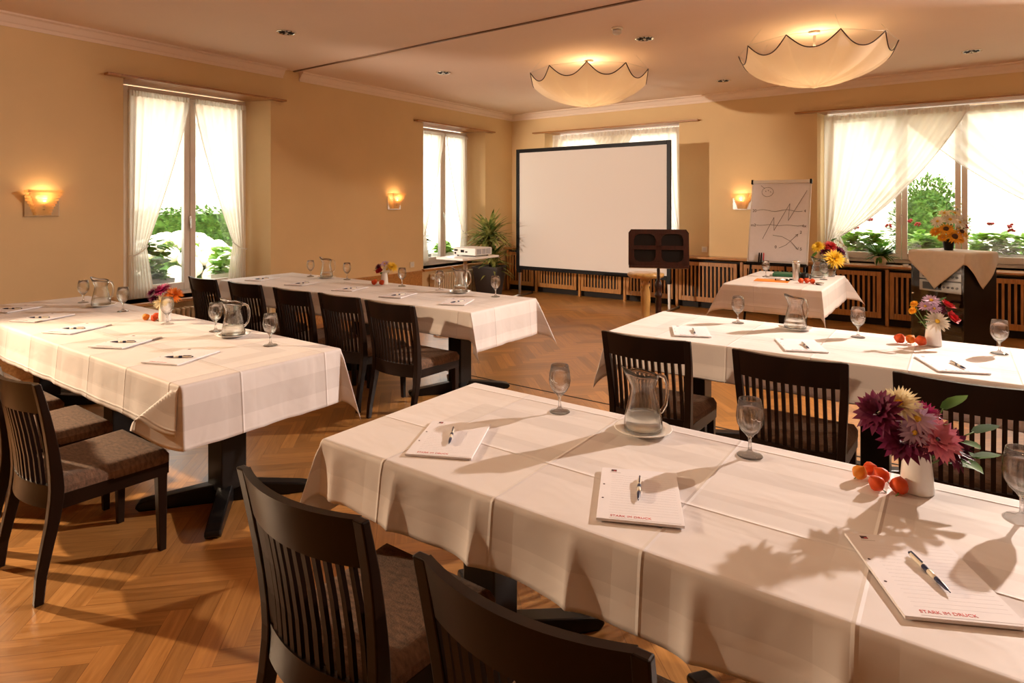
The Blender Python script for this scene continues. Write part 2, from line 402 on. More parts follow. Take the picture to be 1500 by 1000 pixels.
# windows -----------------------------------------------------------------
def bar(mb, P, u0, u1, z0, z1, n0, n1): return ubox(mb, P, u0, u1, n0, n1, z0, z1)
def ring(P, u0, u1, z0, z1, w, n0, n1, wb=None):
    mb = MB(); wb = wb or w
    bar(mb, P, u0, u0 + w, z0, z1, n0, n1); bar(mb, P, u1 - w, u1, z0, z1, n0, n1)
    bar(mb, P, u0 + w, u1 - w, z0, z0 + wb, n0, n1); bar(mb, P, u0 + w, u1 - w, z1 - w, z1, n0, n1)
    return mb
def window(i, P, O, splay, muls):
    u0, u1, z0, z1 = O; u0 += splay; u1 -= splay
    e = bpy.data.objects.new('window_%d' % i, None); COL.objects.link(e); struct(e)
    ring(P, u0, u1, z0, z1 - .02, .045, FD, FD + .09, .05).build('window_frame', 'frame', e, bevel=.004)
    xs = [u0 + .04] + muls + [u1 - .04]
    for a, b in zip(xs[:-1], xs[1:]):
        s_ = ring(P, a + .003, b - .003, z0 + .045, z1 - .06, .062, FD - .015, FD + .05, .085).build('sash', 'frame', e, bevel=.006)
        mb = MB(); bar(mb, P, a + .05, b - .05, z0 + .12, z1 - .11, FD + .012, FD + .018); mb.build('glass_pane', 'pane', s_)
    for m_ in muls:
        mb = MB(); zc = 1.36
        bar(mb, P, m_ - .014, m_ + .014, zc - .05, zc + .05, FD - .027, FD - .015); bar(mb, P, m_ - .009, m_ + .009, zc - .09, zc + .02, FD - .055, FD - .04)
        bar(mb, P, m_ - .008, m_ + .008, zc - .005, zc + .012, FD - .045, FD - .02)
        mb.build('window_handle', 'steel', e, bevel=.004)
    return e
window(1, left, W1, .13, [3.505]); window(2, left, W2, .13, [7.71])
window(3, back, W3, .05, [-4.70]); window(4, back, W4, .05, [-.575, .06, .9, 1.65])
def sill(i, P, u0, u1, z, n0, n1):
    mb = MB(); ubox(mb, P, u0, u1, n0, n1, z - .035, z)
    struct(mb.build('window_sill_%d' % i, 'oakh', bevel=.006))
sill(1, left, 2.66, 4.35, .545, -.06, FD); sill(2, left, 6.88, 8.49, .545, -.06, FD)
def rail(i, P, u0, u1, o0, o1, z, lab):
    mb = MB(); ubox(mb, P, u0, u1, -.09, 0, z - .022, z); ubox(mb, P, o0 + .002, o1 - .002, 0, FD, z - .022, z - .004)
    tag(mb.build('curtain_board', 'board', bevel=.002), lab, 'curtain board', 'wooden boards above the windows')
rail(1, left, 2.53, 4.47, W1[0] + .02, W1[1] - .02, 2.80, 'long wooden board above the tall window nearest the large wall lamp')
rail(2, left, 6.71, 8.635, W2[0] + .02, W2[1] - .02, 2.815, 'wooden board above the narrow window beside the potted dracaena')
rail(3, back, -6.14, -3.15, W3[0], W3[1], 2.82, 'wooden board above the window behind the projection screen')
rail(4, back, -1.80, 2.6, W4[0], W4[1], 2.805, 'wooden board above the wide window with criss-cross curtains')

# curtains ------------------------------------------------------------------
def bez(a, b, c, t): return a * (1 - t) ** 2 + b * 2 * t * (1 - t) + c * t * t
def tied(P, n, u_out, u_in, zt, zg, zb, label, grp, sg, mats='sheer', gw=.15, pl=7, tail=True, bow=.55):
    """one sheer panel gathered to its outer side; sg=+1 when the inner edge has the larger u"""
    t_ = thing('curtain', label, 'curtain', group=grp); ph = R.random() * 6
    def f(s, t):
        top = u_out + (u_in - u_out) * s
        g = u_out + sg * (.02 + gw * s)
        u = bez(top, lerp(top, u_out + sg * gw, .0 if s > 0 else 0) * bow + g * (1 - bow), g, t ** 1.15)
        z = lerp(zt, zg + .10 * s, t)
        amp = .013 * (1 - .35 * t)
        return P(u, n + amp * math.sin(2 * PI * pl * s + ph + 1.6 * math.sin(5 * s + t)) - .01 * t, z)
    MB().grid(f, 90, 36).build('voile_panel', mats, t_)
    if tail:
        def g_(s, t):
            w = gw * (1 + .55 * t)
            return P(u_out + sg * (.02 + w * s), n - .01 + .013 * math.sin(2 * PI * pl * s + ph) , lerp(zg + .10 * s, zb, t))
        MB().grid(g_, 60, 8).build('tail', mats, t_)
    pts = [P(u_out + sg * (gw + .035) * k / 10 - sg * .005, n - .018 - .012 * math.sin(PI * k / 10), zg + .10 * k / 10 + .002 - .025 * math.sin(PI * k / 10)) for k in range(11)]
    MB().tube(pts, .008, 6).build('tieback', 'sheerd', t_)
    MB().grid(lambda s, t: P(lerp(u_out, u_in, s), n - .012 + .006 * math.sin(s * 130), lerp(zt + .045, zt - .01, t)), 120, 2).build('heading', 'sheerd', t_)
    edge = [f(1, k / 20) for k in range(21)]
    MB().tube(edge, .006, 5).build('lace_edge', 'sheerd', t_)
    return t_
SH = 'tied-back sheer panels at the tall windows'
nC = FD - .05
for (O, mid, nm) in ((W1, 3.505, 'the tall window'), (W2, 7.71, 'the narrow window beside the dracaena')):
    zt = O[3] - .12
    tied(left, nC, O[0] + .16, mid - .03, zt, 1.0, .56, 'white sheer curtain tied back at the left side of ' + nm, SH, 1)
    tied(left, nC, O[1] - .16, mid + .03, zt, 1.0, .56, 'white sheer curtain tied back at the right of ' + nm, SH, -1)
for (O, nm) in ((W1, 'beside the large wall lamp'), (W2, 'beside the dracaena')):
    mb = MB(); mb.tube([left(O[0] + .15, nC + .012, O[3] - .085), left(O[1] - .15, nC + .012, O[3] - .085)], .006, 6)
    tag(mb.build('curtain_rod', 'alu'), 'thin white rod carrying the sheers of the window ' + nm, 'curtain rod')
def swag(P, n, u0, u1, zt, ug, gw, zg, label, grp, ph, sag=.12, mats='sheer'):
    t_ = thing('curtain', label, 'curtain', group=grp)
    def f(s, t):
        top = Vector((lerp(u0, u1, s), zt)); g = Vector((ug + gw * s * (1 if u1 > u0 else -1), zg + .13 * s))
        c = Vector((lerp(top.x, g.x, .42), lerp(top.y, g.y, .62) - sag * s))
        q = bez(top, c, g, t)
        return P(q.x, n + .02 * (1 - .4 * t) * math.sin(2 * PI * 10 * s + ph + math.sin(3 * t) + 1.5 * math.sin(5 * s + 1)) - .02 * math.sin(PI * t), q.y)
    MB().grid(f, 150, 40).build('voile_panel', mats, t_)
    MB().grid(lambda s, t: P(ug + (gw + .1 * t) * s * (1 if u1 > u0 else -1), n + .014 * math.sin(2 * PI * 8 * s) - .005, lerp(zg + .13 * s, .79, t)), 50, 6).build('tail', mats, t_)
    MB().tube([f(1, k / 24) for k in range(25)], .007, 5).build('hem_edge', 'sheerd', t_)
    MB().grid(lambda s, t: P(lerp(u0, u1, s), n - .016 + .006 * math.sin(s * 190), lerp(zt + .03, zt - .05, t)), 190, 2).build('heading', 'sheerd', t_)
CG = 'criss-cross sheers of the wide back window'
swag(back, .16, -1.47, .14, 2.73, -1.46, .20, .98, 'white sheer swag sweeping down to the left of the wide back window', CG, 0, .10)
swag(back, .24, 1.9, -.62, 2.73, 1.9, .24, .98, 'white sheer swag sweeping down to the right of the wide back window', CG, 1.3, .16)
swag(back, .16, -5.86, -4.3, 2.74, -5.86, .2, 1.1, 'sheer swag left of the window behind the projection screen', 'sheers behind the projection screen', 2, .1)
swag(back, .21, -3.53, -5.1, 2.74, -3.53, .2, 1.1, 'sheer swag right of the window behind the projection screen', 'sheers behind the projection screen', 3, .1)

# convector covers along the back wall -----------------------------------------
posts = [-6.6, -5.985, -5.12, -4.30, -3.44, -2.49, -1.60, -.715, .15, 1.02, 1.88, 2.62]
YC = 9.03
covnames = ['in the far corner behind the potted dracaena', 'behind the left leg of the projection screen', 'under the projection screen, second from its left leg',
            'under the middle of the projection screen', 'behind the right leg of the screen and the stool', 'below the wall socket, right of the music stand',
            'behind the flip chart legs', 'behind the presenter table bouquet, below the sill plant', 'just left of and behind the audio rack', 'just right of the audio rack', 'rightmost, beyond the audio rack']
def slat_panel(u0, u1, lab):
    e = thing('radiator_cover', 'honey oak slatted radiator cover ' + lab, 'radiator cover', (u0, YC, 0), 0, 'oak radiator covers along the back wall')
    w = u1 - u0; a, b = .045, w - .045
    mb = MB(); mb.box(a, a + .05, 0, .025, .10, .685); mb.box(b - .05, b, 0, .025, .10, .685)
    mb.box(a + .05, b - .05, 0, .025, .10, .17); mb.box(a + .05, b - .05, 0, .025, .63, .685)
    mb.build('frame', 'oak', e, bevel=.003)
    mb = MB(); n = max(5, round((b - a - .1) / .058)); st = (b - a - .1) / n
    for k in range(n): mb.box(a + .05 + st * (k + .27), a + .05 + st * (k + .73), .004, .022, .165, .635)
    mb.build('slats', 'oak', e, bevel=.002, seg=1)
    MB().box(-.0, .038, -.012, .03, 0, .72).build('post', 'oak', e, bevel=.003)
    MB().box(0, w, .10, .12, .0, .70).build('shade_backing', 'dark', e)  # near-black sheet put in for the shade inside the cover
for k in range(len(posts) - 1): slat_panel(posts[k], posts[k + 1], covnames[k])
for k, W_ in enumerate((W3, W4)):
    struct(MB().box(W_[0] + .002, W_[1] - .002, YB, YB + FD, .735, .765).build('window_sill_%d' % (7 + k), 'oakh'))
mb = MB().box(XL + .01, XR - .02, 8.985, YB - .001, .735, .765)
tag(mb.build('sill_board', 'oakh', bevel=.006), 'long honey oak sill board on top of the radiator covers', 'sill board')

# radiators under the left windows
def radiator(u0, u1, lab):
    e = thing('radiator', lab, 'radiator', (XL, u0, 0))
    mb = MB(); n = int((u1 - u0) / .05)
    for k in range(n):
        y = .025 + k * .05; mb.box(.025, .13, y - .017, y + .017, .10, .46)
    mb.build('fins', 'radi', e, bevel=.014, seg=3)
    MB().tube([(.078, .0, .43), (.078, u1 - u0, .43)], .016, 10).build('header_pipe', 'radi', e)
    MB().tube([(.078, .0, .13), (.078, u1 - u0, .13)], .016, 10).build('footer_pipe', 'radi', e)
    mb = MB(); mb.lathe([(.001, 0), (.024, 0), (.026, .01), (.024, .05), (.001, .052)], 14, T=Matrix.Translation((.078, -.012, .40)) @ Matrix.Rotation(PI / 2, 4, 'Y')); mb.build('valve', 'alu', e)
    for y in (.1, u1 - u0 - .1): MB().box(.05, .11, y - .012, y + .012, 0, .12).build('foot', 'radi', e)
radiator(2.80, 4.25, 'cream ribbed radiator under the tall window nearest the large wall lamp')
radiator(7.02, 8.35, 'cream ribbed radiator under the narrow window behind the projector stand')

# small wall fittings
def socket(P, u, z, lab):
    e = thing('wall_socket', lab, 'socket', P(u, 0, z))
    def B(a, b, c, d, n0, n1):
        m2 = MB(); o = P(u, 0, z)
        vs = [P(u + x, -nn, z + y) - o for nn in (n0, n1) for y in (c, d) for x in (a, b)]
        return m2.add(vs, [(0, 2, 3, 1), (4, 5, 7, 6), (0, 1, 5, 4), (2, 6, 7, 3), (0, 4, 6, 2), (1, 3, 7, 5)])
    B(-.042, .042, -.042, .042, 0, .012).build('plate', 'ivory', e, bevel=.004)
    B(-.022, .022, -.022, .022, .012, .015).build('insert', 'plastic', e, bevel=.002)
socket(left, 6.67, .63, 'small white socket on the ochre wall left of the narrow window')
socket(back, -3.07, .86, 'small white socket on the back wall right of the music stand')

# ------------------------------------------------------------------ lamps
def sconce(P, u, z, lab):
    e = thing('wall_lamp', lab, 'wall lamp', (0, 0, 0), 0, 'ribbed glass wall lamps')
    o = P(u, 0, z); e.location = o
    def q(x, n, zz): return P(u + x, -n, z + zz) - o
    mb = MB(); mb.hexa([q(-.13, 0, -.13), q(.13, 0, -.13), q(.13, 0, .06), q(-.13, 0, .06)], [q(-.13, .014, -.13), q(.13, .014, -.13), q(.13, .014, .06), q(-.13, .014, .06)])
    mb.build('back_plate', 'chrome', e, bevel=.003)
    mb = MB(); n = 9
    for k in range(n):     # stepped ribs, widening upwards
        t = k / (n - 1); w = lerp(.058, .132, t ** 1.25); d = lerp(.055, .125, t ** 1.1); z0 = -.115 + .225 * k / n; z1 = z0 + .225 / n * .86
        i_ = .008
        for zz0, zz1, ww, dd in ((z0, z1, w, d), (z1, z0 + .225 / n, w - .012, d - .012)):
            for (a, b, c, dd0) in ((-ww, ww, dd - i_, dd), (-ww, -ww + i_, .015, dd - i_), (ww - i_, ww, .015, dd - i_)):
                mb.hexa([q(a, c, zz0), q(b, c, zz0), q(b, dd0, zz0), q(a, dd0, zz0)], [q(a, c, zz1), q(b, c, zz1), q(b, dd0, zz1), q(a, dd0, zz1)])
    mb.build('ribbed_shade', 'shade_glass', e)
    b = MB(); b.ball(q(0, .06, .03), .024, 12, 8, (1, 1, 1.4)); b.build('bulb', 'bulb', e)
    mb = MB(); mb.tube([q(0, .012, -.09), q(0, .06, -.06), q(0, .06, -.0)], .011, 8); mb.build('lamp_holder', 'chrome', e)
    lamp(P(u, -.06, z + .05), 3, .03, (1, .62, .28))
def lamp(p, w, r, col, spot=None, aim=None, blend=.5):
    d = bpy.data.lights.new('lamp_light', 'SPOT' if spot else 'POINT'); d.energy = w; d.color = col; d.shadow_soft_size = r
    o = bpy.data.objects.new('lamp_light', d); COL.objects.link(o); o.location = p
    if spot:
        d.spot_size = spot; d.spot_blend = blend
        o.rotation_euler = (Vector(aim) - Vector(p)).to_track_quat('-Z', 'Y').to_euler()
    return o
sconce(left, 2.03, 1.555, 'amber ribbed glass wall lamp left of the tall window')
sconce(left, 6.30, 1.59, 'amber ribbed glass wall lamp between the two left windows')
sconce(back, -2.52, 1.59, 'amber ribbed glass wall lamp beside the flip chart')

def pendant(x, y, lab):
    e = thing('ceiling_lamp', lab, 'ceiling lamp', (x, y, 0), .15, 'scalloped fabric ceiling lamps')
    NP = 10; ZB, ZR = 2.66, 2.90
    def f(s, t):           # t: 0 bottom centre .. 1 rim
        a = 2 * PI * s; pk = (1 - abs(math.sin(NP * a / 2))) ** 1.15        # 1 at a peak
        r = .65 * (.55 * t + .45 * math.sin(t * PI / 2)) * (1 + .07 * (pk - .3) * t ** 2)
        z = ZB + (ZR - ZB) * (t ** 1.7) + .115 * pk * t ** 2.5 - .01 * (1 - pk) * t ** 2
        fold = (.02 * (pk - .35) + .006 * math.sin(3 * NP * a + 2 * t)) * math.sin(PI * t)
        return Vector(((r + fold) * math.cos(a), (r + fold) * math.sin(a), z + fold * .6 + .01 * math.sin(7 * a) * (1 - t)))
    MB().grid(f, 320, 24, flip=False).build('fabric_shade', 'shade', e)
    MB().tube([f(k / 320, 1) for k in range(321)], .0055, 6, cap=False).build('piping', 'mahog', e)
    pk = [f(k / NP, 1) for k in range(NP + 1)]
    MB().tube(pk, .0015, 4, cap=False).build('wire_ring', 'steel', e)
    MB().lathe([(.001, ZC - .0), (.05, ZC), (.05, ZC - .02), (.02, ZC - .03), (.001, ZC - .03)], 24).build('ceiling_rose', 'ivory', e)
    MB().tube([(0, 0, ZC - .04), (0, 0, 2.90)], .012, 8).build('lamp_stem', 'alu', e)
    for k, (bx, by) in enumerate(((.13, .02), (-.13, -.04))):
        MB().tube([(0, 0, 2.92), (bx, by, 2.90)], .007, 6).build('arm', 'alu', e)
        MB().ball((bx, by, 2.925), .03, 12, 8, (1, 1, 1.3)).build('bulb', 'bulb', e)
    for k in range(0, NP, 2): MB().tube([pk[k], (pk[k].x * .8, pk[k].y * .8, ZC)], .0012, 4).build('hanger', 'steel', e)
    lamp((x, y, 3.0), 8, .05, (1, .66, .34))
pendant(-3.40, 6.24, 'parchment scalloped ceiling lamp in front of the projection screen')
pendant(-1.09, 6.45, 'parchment scalloped ceiling lamp above the presenter table')
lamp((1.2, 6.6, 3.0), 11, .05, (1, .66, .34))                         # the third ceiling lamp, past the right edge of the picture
lamp((1.2, 6.6, 3.0), 620, .05, (1, .80, .64), spot=1.4, aim=(-2.2, 5.9, .2), blend=1)  # extra spot added to brighten the presenter table and floor, no fixture
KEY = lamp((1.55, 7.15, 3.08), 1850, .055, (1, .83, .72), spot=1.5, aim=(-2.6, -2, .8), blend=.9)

def downlight(x, y, lab):
    e = thing('downlight', lab, 'downlight', (x, y, ZC), 0, 'recessed chrome downlights')
    MB().lathe([(.075, 0), (.092, 0), (.094, -.006), (.088, -.010), (.075, -.006)], 28, closed=True).build('trim_ring', 'chrome', e)
    mb = MB(); mb.lathe([(.076, -.004), (.06, -.0025), (.03, -.0015), (.001, -.001)], 28); mb.build('reflector', 'dim', e)
    mb = MB()
    for k in range(9):
        a = 2 * PI * k / 9; mb.box(-.006, .006, .02, .07, -.010, -.003, T=Matrix.Rotation(a, 4, 'Z'))
    mb.build('louvre', 'blackp', e)
    MB().lathe([(.001, -.012), (.016, -.012), (.016, -.004), (.001, -.004)], 14).build('capsule', 'ivory', e)
DL = [(-5.19, 3.53, 'recessed chrome downlight nearest the left wall, over the front left table'), (-5.18, 5.74, 'recessed chrome downlight beyond the ceiling track, left of the two fabric lamps'),
      (-2.5, 5.73, 'recessed chrome downlight beside the smoke detector'), (-2.5, 8.28, 'recessed chrome downlight near the back wall between the two fabric lamps'), (.14, 8.25, 'recessed chrome downlight above the wide back window')]
for d in DL: downlight(*d)
e = thing('smoke_detector', 'small white smoke detector on the ceiling', 'smoke detector', (-2.56, 5.24, ZC))
MB().lathe([(.05, 0), (.055, -.012), (.05, -.018), (.001, -.018)], 24).build('base', 'ivory', e)
MB().lathe([(.04, -.018), (.042, -.05), (.03, -.062), (.001, -.064)], 24).build('sensor_head', 'plastic', e)

# ------------------------------------------------------------------ tables with cloths
def pedestal_table(x0, x1, y0, y1, pxs, lab):
    e = thing('pedestal_table', lab, 'table', (0, 0, 0), 0, 'black pedestal tables under white cloths')
    MB().box(x0, x1, y0, y1, TT - .045, TT - .006).build('tabletop', 'oakh', e, bevel=.004)
    yc = (y0 + y1) / 2
    for px in pxs:
        MB().box(px - .068, px + .068, yc - .068, yc + .068, .07, TT - .045).build('column', 'iron', e, bevel=.006)
        for k in range(4):
            a = PI / 4 + k * PI / 2 + .12; T = Matrix.Translation((px, yc, 0)) @ Matrix.Rotation(a, 4, 'Z')
            pl = [(.03, .0), (.40, 0), (.42, .02), (.41, .04), (.36, .052), (.03, .10)]
            mb = MB().prism(pl, lambda p, q: T @ Vector((p[0], -.036 if q == 0 else .036, p[1])))
            mb.build('foot', 'iron', e, bevel=.008)
    return e
def smooth(t): t = max(0, min(1, t)); return t * t * (3 - 2 * t)
FDIR = {51: (-1, .26)}          # the front corner of the front left cloth is folded along its long side
def cloth(x0, x1, y0, y1, drop, lab, res=.02, amp=.012, seed=1, flap=None, waves=2.6, sharp=.3):
    """draped table cloth; flap: horizontal swing of the four corners (x0y0, x1y0, x1y1, x0y1)"""
    dx0, dx1, dy0, dy1 = drop; drop = max(drop); rr = random.Random(seed); flap = flap or [.3] * 4; z = TT; rd = .012
    ph = [[rr.random() * 6 for _ in range(4)] for _ in range(4)]
    def ax(a0, a1, d0, d1):
        n = int((a1 - a0 + d0 + d1) / res); base = [a0 - d0 + (a1 - a0 + d0 + d1) * i / n for i in range(n + 1)]
        ex = [a0, a0 - .006, a0 - .014, a0 - .022, a1, a1 + .006, a1 + .014, a1 + .022]
        base = [b for b in base if all(abs(b - q) > res * .3 for q in ex)]
        return sorted(base + ex)
    xs, ys = ax(x0, x1, dx0, dx1), ax(y0, y1, dy0, dy1)
    def wav(s, side):
        p = ph[side]; w = .5 * math.sin(waves * 2 * PI * s + p[0]) + .35 * math.sin(waves * 1.73 * 2 * PI * s + p[1]) + .25 * math.sin(waves * 3.1 * 2 * PI * s + p[2])
        c = abs(((s / .42 + .25) % 1) - .5) * 2      # pressed fold lines
        k = (s / .29 + .1 + .05 * math.sin(3 * s)) % 1; sh = (1 - abs(2 * k - 1)) ** 4      # sharp ridges where the cloth was folded
        return .6 * w + .55 * (c - .5) + sharp * (sh - .2)
    def hang(d):           # outward, down for a cloth length d past the edge
        if d < rd * PI / 2: a = d / rd; return rd * math.sin(a), rd * (1 - math.cos(a))
        q = d - rd * PI / 2; return rd + .05 * q, rd + q * .998
    vs = []; hem = []; uvs = []
    for y in ys:
        for x in xs:
            dx = x0 - x if x < x0 else (x - x1 if x > x1 else 0); sx = -1 if x < x0 else 1
            dy = y0 - y if y < y0 else (y - y1 if y > y1 else 0); sy = -1 if y < y0 else 1
            hem.append(min(x - (x0 - dx0), x1 + dx1 - x, y - (y0 - dy0), y1 + dy1 - y)); uvs.append((x - x0 + .13, y - y0 + .2))
            if dx == 0 and dy == 0:
                zz = z + .0022 * (math.sin(3.1 * x + 2 * y + seed) * math.sin(4.3 * y - 1.3 * x)) - .0008
                vs.append((x, y, zz)); continue
            if dx == 0 or dy == 0:
                d = dx + dy; o, dn = hang(d)
                s, side = (y, 0 if sx < 0 else 1) if dx else (x, 2 if sy < 0 else 3)
                lo, hi = (y0, y1) if dx else (x0, x1)
                k = smooth((s - lo) / .12) * smooth((hi - s) / .12)
                wv = wav(s, side); o += amp * k * (wv + 1.0) * smooth(d / drop * .75 + .25 * smooth(d / .05)) 
                dn = dn * (1 - .02 * k * abs(wv) * d / drop) - .004 * 0
                vs.append((x + sx * (o - dx), y, z - dn) if dx else (x, y + sy * (o - dy), z - dn)); continue
            r = math.hypot(dx, dy); th = math.atan2(dy, dx); ci = {(-1, -1): 0, (1, -1): 1, (1, 1): 2, (-1, 1): 3}[(sx, sy)]
            o, dn = hang(r); fl = flap[ci]; k = abs(fl)
            g = math.sin(2 * th) ** 1.4 * k * r * smooth(r / .06)
            dirx, diry = FDIR.get(ci + seed * 10, (1, .35) if fl > 0 else (.35, 1))
            ln = math.hypot(dirx, diry)
            ox = o * math.cos(th) + g * dirx / ln; oy = o * math.sin(th) + g * diry / ln
            X = (x1 if sx > 0 else x0) + sx * ox; Y = (y1 if sy > 0 else y0) + sy * oy
            vs.append((X, Y, z - math.sqrt(max(dn * dn - g * g * .9, 0))))
    w = len(xs); fs = [(j * w + i, j * w + i + 1, (j + 1) * w + i + 1, (j + 1) * w + i) for j in range(len(ys) - 1) for i in range(w - 1)]
    mb = MB().add(vs, fs, True); o = mb.build('tablecloth', 'cloth'); me = o.data
    a = me.attributes.new('hem', 'FLOAT', 'POINT'); a.data.foreach_set('value', hem)
    uv = me.uv_layers.new(name='cloth')
    for lp in me.loops: uv.data[lp.index].uv = uvs[lp.vertex_index]
    so = o.modifiers.new('thick', 'SOLIDIFY'); so.thickness = .0012; so.offset = -1
    return tag(o, lab, 'tablecloth', 'white damask tablecloths')
FT = (-1.70, 1.9, 1.30, 2.09); LT = (-6.02, -2.71, 1.325, 2.165); MT = (-6.18, -2.84, 3.44, 4.28); RT = (-1.73, 1.85, 3.44, 4.30); ST = (-1.86, -.99, 6.18, 7.60)
def tables(T, names, pes):
    n = len(names); w = (T[1] - T[0]) / n
    for k, nm in enumerate(names):
        a = T[0] + k * w + .003; b = a + w - .006; pedestal_table(a, b, T[2] + .002, T[3] - .002, pes[k], nm)
tables(FT, ['black pedestal table under the white cloth of the front right row, end beside the aisle', 'black pedestal table of the front right row, the half cut by the picture edge'], [[-1.31, -.35], [.5, 1.5]])
tables(LT, ['black pedestal table of the front left row, nearest the wall lamp', 'black pedestal table in the middle of the front left row', 'black pedestal table at the aisle end of the front left row, cross foot showing'], [[-5.6], [-4.35], [-3.08]])
tables(MT, ['black pedestal table of the rear left row, nearest the left window', 'black pedestal table in the middle of the rear left row', 'black pedestal table at the aisle end of the rear left row'], [[-5.7], [-4.5], [-3.3]])
tables(RT, ['black pedestal table of the rear right row, end nearest the aisle', 'black pedestal table of the rear right row, in front of the audio rack'], [[-1.33, -.35], [.5, 1.45]])
pedestal_table(ST[0] + .02, ST[1] - .02, ST[2] + .02, ST[3] - .02, [(ST[0] + ST[1]) / 2], 'black pedestal table of the presenter, under the short white cloth')
cloth(*FT, (.27, .27, .185, .28), 'white damask tablecloth on the long table nearest the camera, three big notepads on it', .012, .016, 3, [-.28, .3, .3, .3], 1.5, 2.0)
cloth(*LT, (.29, .29, .225, .28), 'white damask tablecloth on the front left table, corner flap hanging over the cross foot', .013, .007, 5, [.3, -.84, .25, .3], 2.2)
cloth(*MT, (.29, .30, .205, .28), 'white tablecloth on the rear left table behind the row of five chairs', .024, .009, 8, [.3, .30, .38, .3], 2.0)
cloth(*RT, (.29, .29, .205, .28), 'white tablecloth on the rear right table behind the row of three chairs', .024, .006, 12, [-.3, .3, .3, .3], 1.4)
cloth(*ST, (.26, .26, .26, .26), 'short white tablecloth on the small presenter table before the flip chart', .024, .008, 15, [.4, -.3, .5, .4], 1.6)

# ------------------------------------------------------------------ chairs
def make_chair(lab):
    e = thing('dining_chair', lab, 'chair', (0, 0, 0), 0, 'dark slatted dining chairs with brown seats')
    def bow(x): return -.045 * (1 - (x / .212) ** 2)             # the back curves away behind the sitter
    def yb(z):                                                    # side profile of the back posts
        if z < .42: return lerp(.0, .062, smooth(z / .42))
        return lerp(.062, -.008, ((z - .42) / .42) ** 1.5)
    for sg in (-1, 1):
        mb = MB(); zs = [0, .1, .2, .3, .38, .42, .48, .56, .64, .72, .80, .849]; vs = []; fs = []
        for z in zs:
            t = z / .849; w = .017 if z > .3 else lerp(.013, .017, z / .3); d = lerp(.016, .024, z / .4) if z < .4 else lerp(.024, .0115, (z - .4) / .445)
            cx = sg * (.218 - .010 * math.sin(PI * min(1, t * 1.2)) + .010 * max(0, t - .5) * 2); cy = yb(z)
            vs += [(cx - w, cy - d, z), (cx + w, cy - d, z), (cx + w, cy + d, z), (cx - w, cy + d, z)]
        for i in range(len(zs) - 1):
            for k in range(4): fs.append((i * 4 + k, i * 4 + (k + 1) % 4, i * 4 + 4 + (k + 1) % 4, i * 4 + 4 + k))
        fs += [(3, 2, 1, 0), tuple(len(vs) - 4 + k for k in range(4))]
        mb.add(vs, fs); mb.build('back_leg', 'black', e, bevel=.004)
    def rail(z0, z1, th, nm, arch=0):
        def f(u, v, o): x = lerp(-.216, .216, u); z = lerp(z0, z1, v) + arch * (1 - (2 * u - 1) ** 2) * v; return Vector((x, yb(z) + bow(x) + o, z))
        mb = MB(); n = 16
        mb.grid(lambda u, v: f(u, v, -th / 2), n, 3, flip=False); mb.grid(lambda u, v: f(u, v, th / 2), n, 3, flip=True)
        for v in (0, 1): mb.grid(lambda u, w: f(u, v, lerp(-th / 2, th / 2, w)), n, 1, smooth=False, flip=(v == 0))
        for u in (0, 1): mb.grid(lambda w, v: f(u, v, lerp(-th / 2, th / 2, w)), 1, 3, smooth=False, flip=(u == 0))
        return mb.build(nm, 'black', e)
    rail(.728, .849, .022, 'top_rail'); rail(.345, .432, .020, 'lower_rail')
    for k in range(12):
        x = lerp(-.182, .182, k / 11); pts = [(x, yb(z) + bow(x), z) for z in (.425, .53, .63, .735)]
        mb = MB(); vs = []; fs = []
        for p in pts: vs += [(p[0] - .008, p[1] - .006, p[2]), (p[0] + .008, p[1] - .006, p[2]), (p[0] + .008, p[1] + .006, p[2]), (p[0] - .008, p[1] + .006, p[2])]
        for i in range(3):
            for q in range(4): fs.append((i * 4 + q, i * 4 + (q + 1) % 4, i * 4 + 4 + (q + 1) % 4, i * 4 + 4 + q))
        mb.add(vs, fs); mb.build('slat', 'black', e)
    # seat: apron, cushion, front legs
    mb = MB()
    for (a, b) in (((-.20, .07), (-.215, .475)), ((-.215, .475), (.215, .475)), ((.215, .475), (.20, .07)), ((.20, .07), (-.20, .07))):
        d = Vector((b[0] - a[0], b[1] - a[1], 0)).normalized(); n = Vector((-d.y, d.x, 0)) * .011
        A, B = Vector((*a, 0)), Vector((*b, 0))
        mb.hexa([A - n + Vector((0, 0, .335)), B - n + Vector((0, 0, .335)), B + n + Vector((0, 0, .335)), A + n + Vector((0, 0, .335))],
                [A - n + Vector((0, 0, .392)), B - n + Vector((0, 0, .392)), B + n + Vector((0, 0, .392)), A + n + Vector((0, 0, .392))])
    mb.build('seat_frame', 'black', e)
    def seatf(top):
        def f(u, v):
            y = lerp(.045, .492, v); hw = lerp(.205, .232, v); x = lerp(-hw, hw, u)
            e1 = min(u, 1 - u) * 2 * hw; e2 = min(v, 1 - v) * .447; ed = min(1, min(e1, e2) / .045)
            r = math.sqrt(max(0, 1 - (1 - ed) ** 2))
            cr = .035; ux = abs(x) - (hw - cr); vy = max(.045 + cr - y, y - (.492 - cr))
            if ux > 0 and vy > 0:
                l = math.hypot(ux, vy)
                if l > cr: k = cr / l; x = math.copysign(hw - cr + ux * k, x); y = (.492 - cr + vy * k) if y > .2 else (.045 + cr - vy * k)
            return Vector((x, y, (.418 + .030 * r) if top else .388))
        return f
    mb = MB(); mb.grid(seatf(True), 22, 22); mb.grid(seatf(False), 22, 22, flip=True)
    f1, f2 = seatf(True), seatf(False)
    for u in (0, 1): mb.grid(lambda v, w: lerp(f2(u, v), f1(u, v), w), 22, 1, flip=(u == 1))
    for v in (0, 1): mb.grid(lambda u, w: lerp(f2(u, v), f1(u, v), w), 22, 1, flip=(v == 0))
